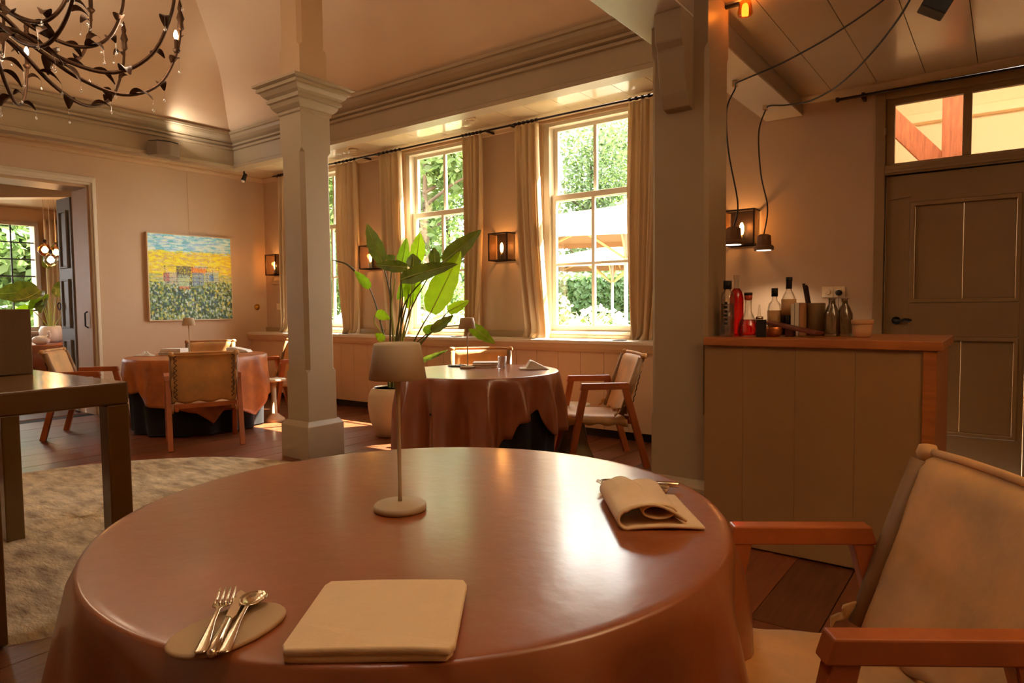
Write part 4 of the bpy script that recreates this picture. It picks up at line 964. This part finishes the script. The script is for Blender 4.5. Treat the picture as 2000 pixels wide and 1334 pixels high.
for y in (62, 76, 84, 92):
    for i in range(30, 140):
        if rp.random() < .6: img[y+rp.choice((0, 0, 1))][i] = (52, 48, 46)
mb = MB()
vs = [(.040+.0015*rp.random(), lerp(-.548, .548, i/W_), lerp(.543, -.543, j/H_)) for j in range(H_+1) for i in range(W_+1)]
mb.add(vs, [(j*(W_+1)+i, j*(W_+1)+i+1, (j+1)*(W_+1)+i+1, (j+1)*(W_+1)+i) for j in range(H_) for i in range(W_)])
me = mb.mesh('canvas'); at_ = me.color_attributes.new('paint', 'FLOAT_COLOR', 'POINT')
buf = []
for j in range(H_+1):
    for i in range(W_+1): buf += list(srgb(*[min(255, c*g) for c, g in zip(img[min(j, H_-1)][min(i, W_-1)], (1.06, 1.15, 1.30))]))
at_.data.foreach_set('color', buf)
pm = bpy.data.materials.new('oil_paint'); pm.use_nodes = True; nt = pm.node_tree; b = nt.nodes['Principled BSDF']; b.inputs['Roughness'].default_value = .5
vc = nt.nodes.new('ShaderNodeVertexColor'); vc.layer_name = 'paint'; nt.links.new(vc.outputs[0], b.inputs['Base Color'])
me.materials.append(pm); o = bpy.data.objects.new('canvas', me); COL.objects.link(o); o.parent = t
MB().box(0, .036, -.546, .546, -.541, .541).build('stretcher', M['lace'], t)
MB().tube([(.006, .0, .555), (.004, 0, 1.39)], .0015, 5).build('hanging_wire', M['taupe2'], t)
# ================================================================== PLANT BY THE WINDOW
PT = (-4.727, 4.393)
t = thing('planter', 'tall egg shaped cream planter on the floor between the tables', 'planter', (*PT, 0))
MB().lathe([(0, 0), (.15, 0), (.165, .01), (.215, .16), (.235, .30), (.225, .40), (.195, .455), (.185, .458), (.18, .45), (.205, .38), (.20, .36), (0, .36)], 48).build('pot', M['potc'], t)
MB().lathe([(.186, .452), (.193, .456), (.188, .464), (.181, .460), (.186, .452)], 48).build('rim', M['silver'], t)
MB().lathe([(0, .405), (.17, .40), (.205, .36), (0, .36)], 32).build('soil', M['soil'], t)
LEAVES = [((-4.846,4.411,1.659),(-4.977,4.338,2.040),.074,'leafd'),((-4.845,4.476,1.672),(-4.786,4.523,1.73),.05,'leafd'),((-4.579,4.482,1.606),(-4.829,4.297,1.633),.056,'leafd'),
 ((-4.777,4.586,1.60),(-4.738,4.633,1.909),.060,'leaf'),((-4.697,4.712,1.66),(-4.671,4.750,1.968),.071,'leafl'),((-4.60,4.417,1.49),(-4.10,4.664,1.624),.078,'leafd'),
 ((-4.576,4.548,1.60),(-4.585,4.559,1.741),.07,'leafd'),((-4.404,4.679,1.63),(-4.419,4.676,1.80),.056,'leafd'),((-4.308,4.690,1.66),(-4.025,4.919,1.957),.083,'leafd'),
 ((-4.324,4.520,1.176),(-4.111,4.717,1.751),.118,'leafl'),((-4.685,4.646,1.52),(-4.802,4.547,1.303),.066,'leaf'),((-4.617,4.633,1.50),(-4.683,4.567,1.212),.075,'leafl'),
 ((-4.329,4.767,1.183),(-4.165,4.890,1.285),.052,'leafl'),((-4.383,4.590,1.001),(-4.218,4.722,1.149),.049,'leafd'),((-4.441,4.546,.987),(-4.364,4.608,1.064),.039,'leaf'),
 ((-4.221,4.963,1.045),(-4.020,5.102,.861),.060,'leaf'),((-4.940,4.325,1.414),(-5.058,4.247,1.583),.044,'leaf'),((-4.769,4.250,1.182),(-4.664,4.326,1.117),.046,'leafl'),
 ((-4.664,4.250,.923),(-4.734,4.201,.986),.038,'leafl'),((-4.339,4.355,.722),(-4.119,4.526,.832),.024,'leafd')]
STEMS = [[(-4.77,4.419,.898),(-4.78,4.439,1.332),(-4.846,4.411,1.659)],[(-4.746,4.435,.878),(-4.778,4.447,1.431),(-4.70,4.40,1.618)],[(-4.738,4.441,.878),(-4.766,4.444,1.234),(-4.768,4.50,1.505)],
 [(-4.719,4.456,.878),(-4.703,4.491,1.233),(-4.777,4.586,1.60)],[(-4.711,4.462,.878),(-4.648,4.535,1.281),(-4.697,4.70,1.66)],[(-4.731,4.448,.888),(-4.687,4.504,1.257),(-4.60,4.417,1.49)],
 [(-4.69,4.476,.858),(-4.627,4.547,1.232),(-4.569,4.55,1.60)],[(-4.682,4.481,.838),(-4.626,4.545,1.182),(-4.404,4.679,1.63)],[(-4.69,4.475,.838),(-4.66,4.526,1.281),(-4.308,4.69,1.66)],
 [(-4.618,4.526,.788),(-4.504,4.576,1.033),(-4.324,4.52,1.176)],[(-4.675,4.488,.857),(-4.625,4.542,1.133),(-4.617,4.633,1.50)],[(-4.605,4.533,.763),(-4.483,4.637,.958),(-4.329,4.767,1.183)],
 [(-4.618,4.526,.788),(-4.522,4.607,.934),(-4.383,4.59,1.0)],[(-4.814,4.386,.899),(-4.885,4.355,1.235),(-4.94,4.325,1.414)],[(-4.814,4.386,.899),(-4.854,4.30,1.087),(-4.769,4.25,1.182)],
 [(-4.593,4.541,.738),(-4.425,4.684,1.007),(-4.221,4.963,1.045)],[(-5.058,4.247,1.583),(-5.131,4.198,1.653),(-5.231,4.125,1.689)],[(-4.60,4.42,.55),(-4.45,4.40,.70),(-4.339,4.355,.722)],[(-4.80,4.40,.70),(-4.72,4.30,.85),(-4.664,4.25,.923)]]
VIEW = Vector((-.72, .69, .02))
def leaf_mesh(b, tip, hw, seed, face=None):
    rnd = random.Random(seed); b, tip = Vector(b), Vector(tip); d = tip-b; L = d.length; d.normalize()
    nrm = (-(face or VIEW) + Vector((rnd.uniform(-.35, .35), rnd.uniform(-.35, .35), rnd.uniform(-.1, .3)))).normalized(); nrm = (nrm-d*nrm.dot(d)).normalized(); side = d.cross(nrm)
    curl = rnd.uniform(-.10, .12)*L; fold = rnd.uniform(.15, .5); wav = rnd.uniform(0, 6)
    def fn(u, v):
        a = u*2-1; wd = hw*(math.sin(PI*min(1, (.04+v*.96))**.72))**.75*(1.02-.12*v)
        if v > .985: wd *= .35
        e = 1+.05*math.sin(v*24+wav+(3 if a > 0 else 0))*abs(a)
        p = b+d*(L*v)+side*(a*wd*e)+nrm*(abs(a)**1.3*wd*fold+curl*math.sin(PI*v)+.004*math.sin(v*30+wav)*abs(a))
        return p
    return MB().grid(9, 22, fn)
def make_plant(t, leaves, stems, pot, matn='stem', z0=.42, seed=0):
    for k, st in enumerate(stems):
        pts = list(st)
        if abs(st[0][0]-pot[0])+abs(st[0][1]-pot[1]) < .4 and st[0][2] < pot[2]+.6: pts = [(lerp(st[0][0], pot[0], .55), lerp(st[0][1], pot[1], .55), pot[2]-.03)] + pts
        pp = bez(pts, 6); n_ = len(pp)
        MB().tube([(p.x-t.location.x, p.y-t.location.y, p.z-t.location.z) for p in pp], [lerp(.012, .005, i/(n_-1)) for i in range(n_)], 7).build('leaf_stem', M['steml' if k % 4 == 2 else matn], t)
    for k, (b, tp, hw, mt) in enumerate(leaves):
        mb = leaf_mesh(b, tp, hw*1.06, 30+k+seed); mb.v = [(x-t.location.x, y-t.location.y, z-t.location.z) for x, y, z in mb.v]
        lf = mb.build('leaf', M[mt], t)
        if hw > .05:
            vs_ = [Vector(mb.v[j*9+4]) for j in range(0, 22, 3)]; MB().tube([v_+Vector((.004, -.005, 0)) for v_ in vs_], [lerp(.006, .0015, i/(len(vs_)-1)) for i in range(len(vs_))], 5).build('midrib', M['steml'], lf)
t = thing('potted_plant', 'large bird of paradise plant with broad torn leaves before the middle window', 'plant', (*PT, .36))
make_plant(t, LEAVES, STEMS, (*PT, .42))
# ================================================================== CHANDELIER
CX, CY, CZ = -4.35, 1.20, 2.70
t = thing('chandelier', 'rusty iron chandelier of leafy arms with crystal drops and candle bulbs', 'chandelier', (CX, CY, CZ))
MB().lathe([(0, -.16), (.02, -.15), (.035, -.10), (.06, -.05), (.045, 0), (.03, .04), (.05, .10), (.03, .18), (.015, .25), (.012, 1.6), (.012, 2.40), (.06, 2.41), (.06, 2.44), (0, 2.44)], 16).build('stem', M['iron'], t)
rnd = random.Random(4)
def arm_curve(az, R, dip, rise, z0):
    c, s = math.cos(az), math.sin(az)
    prof_ = [(.02, z0), (.18*R, z0-.02), (.42*R, z0-dip*.75), (.66*R, z0-dip), (.86*R, z0-dip*.55), (.97*R, z0+rise*.35), (1.0*R, z0+rise)]
    return bez([(r*c, r*s, z) for r, z in prof_], 6)
protoleaf = None
def tiny_leaf(base, direc, L, w_):
    b, d = Vector(base), Vector(direc).normalized(); sd = d.cross(Vector((0, 0, 1))); sd = sd.normalized() if sd.length > 1e-3 else Vector((1, 0, 0)); nn = sd.cross(d)
    def fn(u, v):
        a = u*2-1; wd = w_*(.18 if v < .12 else math.sin(PI*(.04+.92*v))**.8); return b+d*(L*v)+sd*(a*wd)-Vector((0, 0, 1))*(L*.6*v**2.5)+nn*(abs(a)*wd*.6)
    return MB().grid(5, 9, fn)
for tier, (na, R, dip, rise, z0, off) in enumerate(((10, .98, .22, .26, .02, .12), (8, .66, .15, .22, .14, .35))):
    for k in range(na):
        az = 2*PI*k/na+off; cv = arm_curve(az, R, dip, rise, z0); n_ = len(cv)
        arm = MB().tube(cv, [lerp(.013, .008, i/(n_-1)) for i in range(n_)], 7).build('arm', M['iron'], t)
        for f, sg in ((.28, 1), (.42, -1), (.55, 1), (.68, -1), (.80, 1), (.92, -1)):
            i = int(f*(n_-1)); p = cv[i]; d = (cv[min(i+1, n_-1)]-cv[i-1]).normalized(); sd = d.cross(Vector((0, 0, 1))).normalized()*sg
            dv = d*.6+sd*.7+Vector((0, 0, rnd.uniform(.05, .5)))
            L = rnd.uniform(.09, .16)
            tiny_leaf(p, dv, L, .030).build('leaf', M['iron'], arm)
            tipp = p+dv.normalized()*L-Vector((0, 0, L*.6))
            if rnd.random() < .85:
                ln = rnd.uniform(.03, .07)
                MB().lathe([(.0008, 0), (.0008, -ln), (.004, -ln-.004), (.0075, -ln-.014), (.005, -ln-.022), (0, -ln-.026)], 8, tipp).build('crystal_drop', M['crystal'], arm)
        j = int(.86*(n_-1)) if tier == 0 else n_-1; p = cv[j]
        if tier == 0 and k % 2 == 0 or tier == 1:
            MB().lathe([(0, 0), (.012, .002), (.024, .02), (.02, .026), (.012, .03), (.012, .085), (0, .085)], 10, p).build('candle_cup', M['iron'], arm)
            MB().lathe([(0, .085), (.008, .088), (.0135, .105), (.012, .122), (.005, .14), (0, .143)], 10, p).build('bulb', M['bulb'], arm)
        if tier == 0:
            MB().lathe([(0, -.03), (.02, -.01), (.016, .03), (.024, .05), (.012, .09), (.016, .11), (.005, .16), (0, .17)], 7, cv[-1]).build('bud', M['iron'], arm)
for k in range(5):
    a = 2*PI*k/5; lamp('chandelier_light', 'POINT', (.72*math.cos(a), .72*math.sin(a), .12), 5, (1, .76, .52), .12, parent=t)
# ================================================================== SECOND ROOM THINGS
t = thing('round_table', 'brown clothed table seen through the doorway', 'table', (-11.55, 3.80, 0), 0, None)
MB().lathe([(0, .72), (.72, .72), (.73, .735), (.72, .75), (0, .75)], 40).build('tabletop', M['oak'], t)
MB().lathe([(.735, .74), (.735, .55), (.74, .22), (.72, .22), (.715, .74)], 40).build('cloth', M['leather'], t)
MB().lathe([(0, 0), (.64, 0), (.66, .5), (0, .5)], 40).build('black_skirt', M['black'], t)
t = thing('planter', 'white square shouldered pot on the table beyond the doorway', 'planter', (-11.93, 3.98, .752))
MB().lathe([(0, 0), (.12, 0), (.155, .04), (.16, .18), (.13, .245), (.12, .25), (.115, .24), (.14, .18), (0, .17)], 32).build('pot', M['white'], t)
t = thing('jug', 'white swan shaped jug on the table beyond the doorway', 'jug', (-11.25, 3.62, .752), 1.0)
MB().lathe([(0, 0), (.05, 0), (.085, .03), (.095, .07), (.07, .11), (.03, .125), (0, .125)], 24, sx=1.25, sy=.8).build('body', M['white'], t)
MB().tube(bez([(.07, 0, .08), (.11, 0, .13), (.09, 0, .18), (.12, 0, .17)], 6), [.03]*6+[.022]*6+[.016]*6+[.008], 10).build('neck', M['white'], t)
t = thing('potted_plant', 'broad leaved plant in the white pot beyond the doorway', 'plant', (-11.93, 3.98, .95))
P2 = (-11.93, 3.98, .95)
FL = []; FS = []
for k, (dx, dy, z, tx, ty, tz, hw, mt) in enumerate(((-.15, -.10, 1.55, -.5, -.6, 1.50, .16, 'leafd'), (.0, .05, 1.60, .15, .30, 1.50, .12, 'leafd'), (-.1, .2, 1.75, -.25, .55, 1.72, .10, 'leaf'), (.1, -.15, 1.55, .3, -.55, 1.40, .15, 'leafd'), (-.05, .0, 1.9, .05, .18, 2.35, .13, 'leafd'), (.05, .25, 1.3, .1, .45, 1.42, .06, 'leafl'), (-.1, -.2, 1.25, -.2, -.45, 1.2, .1, 'leafl'), (0, -.05, 1.5, .05, -.3, 1.25, .12, 'leaf'), (.05, -.1, 1.4, .25, -.2, 1.2, .1, 'leafd'))):
    b_ = (P2[0]+dx, P2[1]+dy, z); FL.append((b_, (P2[0]+tx, P2[1]+ty, tz), hw, mt)); FS.append([(P2[0]+dx*.15, P2[1]+dy*.15, .98), (P2[0]+dx*.6, P2[1]+dy*.5, (z+.98)/2), b_])
make_plant(t, FL, FS, (P2[0], P2[1], .95), 'steml', seed=80)
for x, y, z, lb_ in ((-11.06, 3.66, 2.11, 'glass globe pendant, uppermost of the three beyond the doorway'), (-11.18, 3.84, 2.09, 'glass globe pendant nearest the grey door'), (-10.89, 3.67, 1.96, 'glass globe pendant, lowest of the three beyond the doorway')):
    t = thing('globe_pendant', lb_, 'lamp', (x, y, z), 0, 'globe pendants beyond the doorway')
    MB().lathe([(0, -.095), (.05, -.08), (.09, -.02), (.085, .03), (.045, .075), (.02, .085)], 24).build('globe', M['amber'] if z > 2 else M['clear'], t)
    MB().lathe([(0, -.045), (.03, -.035), (.045, 0), (.03, .03), (.015, .05), (0, .05)], 16).build('bulb', M['bulbw'], t)
    MB().lathe([(0, .07), (.022, .07), (.022, .14), (0, .15)], 12).build('socket', M['lace'], t)
    MB().tube([(0, 0, .14), (.0, 0, 2.94-z)], .004, 5).build('cord', M['white_linen'], t)
    lamp('globe_light', 'POINT', (0, 0, 0), 16, (1, .72, .42), .05, parent=t)
def fcurt(u, v):
    return (-13.05+.03*math.sin(u*40), lerp(4.32, 4.75, u), lerp(2.78, .92, v))
tag(MB().grid(60, 6, fcurt).build('curtain', M['curtain'], solid=.003), 'pale curtain beside the leaded window beyond the doorway', 'curtain')
# ================================================================== OUTSIDE
struct(MB().box(-60, 40, 5.85, 60, -.55, -.45).build('ground', M['grass']), 'pale terrace outside the windows')
struct(MB().box(-60, -13.45, -30, 5.85, -.55, -.45).build('ground', M['grass']), 'garden ground beyond the second room')
def cards(mb, n, c, r, s, rnd, shell=.35):
    for _ in range(n):
        while True:
            p = Vector((rnd.uniform(-1, 1), rnd.uniform(-1, 1), rnd.uniform(-1, 1)))
            if shell < p.length < 1: break
        p = Vector((c[0]+p.x*r[0], c[1]+p.y*r[1], c[2]+p.z*r[2]))
        d = Vector((rnd.gauss(0, 1), rnd.gauss(0, 1), rnd.gauss(0, .6))).normalized(); q = d.orthogonal().normalized()
        q = (q*math.cos(rnd.random()*6)+d.cross(q)*math.sin(rnd.random()*6)); z_ = s*rnd.uniform(.6, 1.3)
        mb.add([p-d*z_, p+q*z_*.5, p+d*z_, p-q*z_*.5], [(0, 1, 2, 3)])
def tree(label, x, y, h, r, n, mt, seed, s=.16, low=1.2):
    t = thing('garden_tree', label, 'tree', (x, y, -.45), 0, 'trees outside the windows')
    rnd = random.Random(seed)
    MB().tube(bez([(0, 0, 0), (.1, .05, h*.3), (-.05, .1, h*.6), (.1, 0, h*.9)], 5), [lerp(.16, .04, i/15) for i in range(16)], 8).build('trunk', M['bark'], t)
    for k in range(5):
        a = rnd.uniform(0, 6.28); z = h*rnd.uniform(.35, .7); MB().tube([(0, 0, z), (r*.4*math.cos(a), r*.4*math.sin(a), z+.5), (r*.75*math.cos(a), r*.75*math.sin(a), z+rnd.uniform(.6, 1.3))], [.06, .04, .015], 6).build('branch', M['bark'], t)
    mb = MB()
    for k in range(9):
        a = rnd.uniform(0, 6.28); rr_ = r*rnd.uniform(.1, .65); cz = rnd.uniform(low, h)
        cards(mb, n//9, (rr_*math.cos(a), rr_*math.sin(a), cz), (r*.55, r*.55, h*.18), s, rnd, .2)
    o = mb.build('crown', M[mt], t); o['kind'] = 'stuff'
    return t
tree('leafy tree with loose crown behind the parasols', -11.9, 20.6, 8.0, 2.4, 9000, 'tleaf', 1, .10, 3.0)
tree('dark tree right of the parasols', -13.0, 25.0, 9.6, 2.6, 9000, 'tleaf', 2, .10, 3.6)
tree('bushy light green tree seen through the middle window', -13.2, 13.6, 7.0, 2.4, 14000, 'tleaf2', 3, .13, .9)
tree('dense green tree behind the middle window', -18.6, 20.5, 9.0, 3.2, 9000, 'tleaf', 4, .15, 1.0)
tree('light green tree seen through the first window', -18.4, 12.5, 6.8, 2.5, 12000, 'tleaf2', 5, .14, .9)
tree('tall tree behind the first window', -25.5, 18.0, 8, 3.6, 8000, 'tleaf2', 6, .22, .8)
tree('tree outside the leaded window', -19.0, 6.0, 5, 2.2, 7000, 'tleaf2', 7, .16, 1.6)
tree('spreading tree outside the leaded window, left of the other', -19.5, 1.6, 5, 2.2, 6000, 'tleaf2', 8, .17, 1.0)
def shrub(label, x, y, r, h, n, mt, seed, s=.09, fl=0):
    t = thing('shrub', label, 'shrub', (x, y, -.45), 0, 'shrubs outside the windows'); rnd = random.Random(seed)
    MB().tube([(0, 0, 0), (.03, .02, h*.7)], [.03, .012], 6).build('stem', M['bark'], t)
    mb = MB(); cards(mb, n, (0, 0, h*.55), (r, r, h*.5), s, rnd, .1); mb.build('foliage', M[mt], t)['kind'] = 'stuff'
    if fl:
        mb = MB(); cards(mb, fl, (0, 0, h*.62), (r*1.05, r*1.05, h*.5), s*.9, rnd, .75); mb.build('blossom', M['flow'], t)['kind'] = 'stuff'
shrub('flowering shrub left of the parasol pole', -5.75, 8.5, .6, 1.75, 1500, 'tleaf2', 11, .07, 900)
shrub('flowering shrub right of the parasol pole', -4.4, 7.9, .55, 1.5, 1500, 'tleaf2', 12, .07, 900)
shrub('pale shrub below the middle window', -9.6, 10.3, 1.0, 1.5, 1800, 'tleaf2', 13, .09, 700)
shrub('low shrub below the first window', -14.5, 10.0, 1.2, 1.6, 1800, 'tleaf2', 14, .1, 500)
t = thing('hedge', 'clipped green hedge behind the parasols', 'hedge', (0, 0, -.45)); rnd = random.Random(21)
mb = MB()
for _ in range(16000):
    x = rnd.uniform(-11.6, -3); f = rnd.random()
    y, z = (16.5+rnd.uniform(-.08, .08), rnd.uniform(.1, 2.5)) if f < .75 else (rnd.uniform(16.5, 17.6), 2.5+rnd.uniform(-.08, .08))
    d = Vector((rnd.gauss(0, 1), rnd.gauss(0, .7), rnd.gauss(0, 1))).normalized(); q = d.orthogonal(); z_ = rnd.uniform(.06, .13); p = Vector((x, y, z))
    mb.add([p-d*z_, p+q*z_*.5, p+d*z_, p-q*z_*.5], [(0, 1, 2, 3)])
mb.build('foliage', M['hleaf'], t)['kind'] = 'stuff'
MB().box(-11.6, -3, 16.55, 17.6, .1, 2.45).build('core', mat('hedge_core', srgb(30, 46, 22), 1), t)
def parasol(label, x, y, s, zr, za, rz, vh):
    t = thing('parasol', label, 'parasol', (x, y, -.45), rz, 'cream parasols on the terrace'); z0 = .45
    h = s/2
    mb = MB(); mb.add([(-h, -h, zr+z0), (h, -h, zr+z0), (h, h, zr+z0), (-h, h, zr+z0), (0, 0, za+z0)], [(0, 1, 4), (1, 2, 4), (2, 3, 4), (3, 0, 4)]); mb.build('canopy', M['shaded_cloth'], t, solid=.006)
    R_ = [(-h, -h), (h, -h), (h, h), (-h, h)]
    for i in range(4):
        a, b = R_[i], R_[(i+1) % 4]; k = 1.002
        MB().add([(a[0]*k, a[1]*k, zr+z0), (b[0]*k, b[1]*k, zr+z0), (b[0]*k, b[1]*k, zr+z0-vh), (a[0]*k, a[1]*k, zr+z0-vh)] if i < 2 else [(a[0]*k, a[1]*k, zr+z0), (b[0]*k, b[1]*k, zr+z0), (b[0]*k, b[1]*k, zr+z0-.10), (a[0]*k, a[1]*k, zr+z0-.10)], [(0, 1, 2, 3)]).build('valance', M['valance' if i < 2 else 'shaded_cloth'], t, solid=.004)  # the two far sides get the shaded colour instead of cream
    MB().tube([(0, 0, 0), (0, 0, za+z0+.08)], .035, 10).build('pole', M['mpole'], t)
    for a, b in ((-1, -1), (1, -1), (1, 1), (-1, 1), (0, -1), (1, 0), (0, 1), (-1, 0)):
        MB().bar((a*.05, b*.05, za+z0-.10), (a*h*.97, b*h*.97, zr+z0-.035), .03, .035).build('rib', M['pole'], t)
        MB().bar((a*.04, b*.04, zr+z0-.45), (a*h*.5, b*h*.5, (zr+za)/2+z0-.06), .025, .03).build('strut', M['pole'], t)
    MB().box(-.4, .4, -.4, .4, 0, .08).build('base', M['mpole'], t)
parasol('large cream parasol nearest the last window', -5.3, 10.4, 3.7, 2.50, 2.95, .35, .24)
parasol('second cream parasol farther from the window and lower in view', -7.6, 14.2, 3.0, 2.24, 2.66, .35, .14)
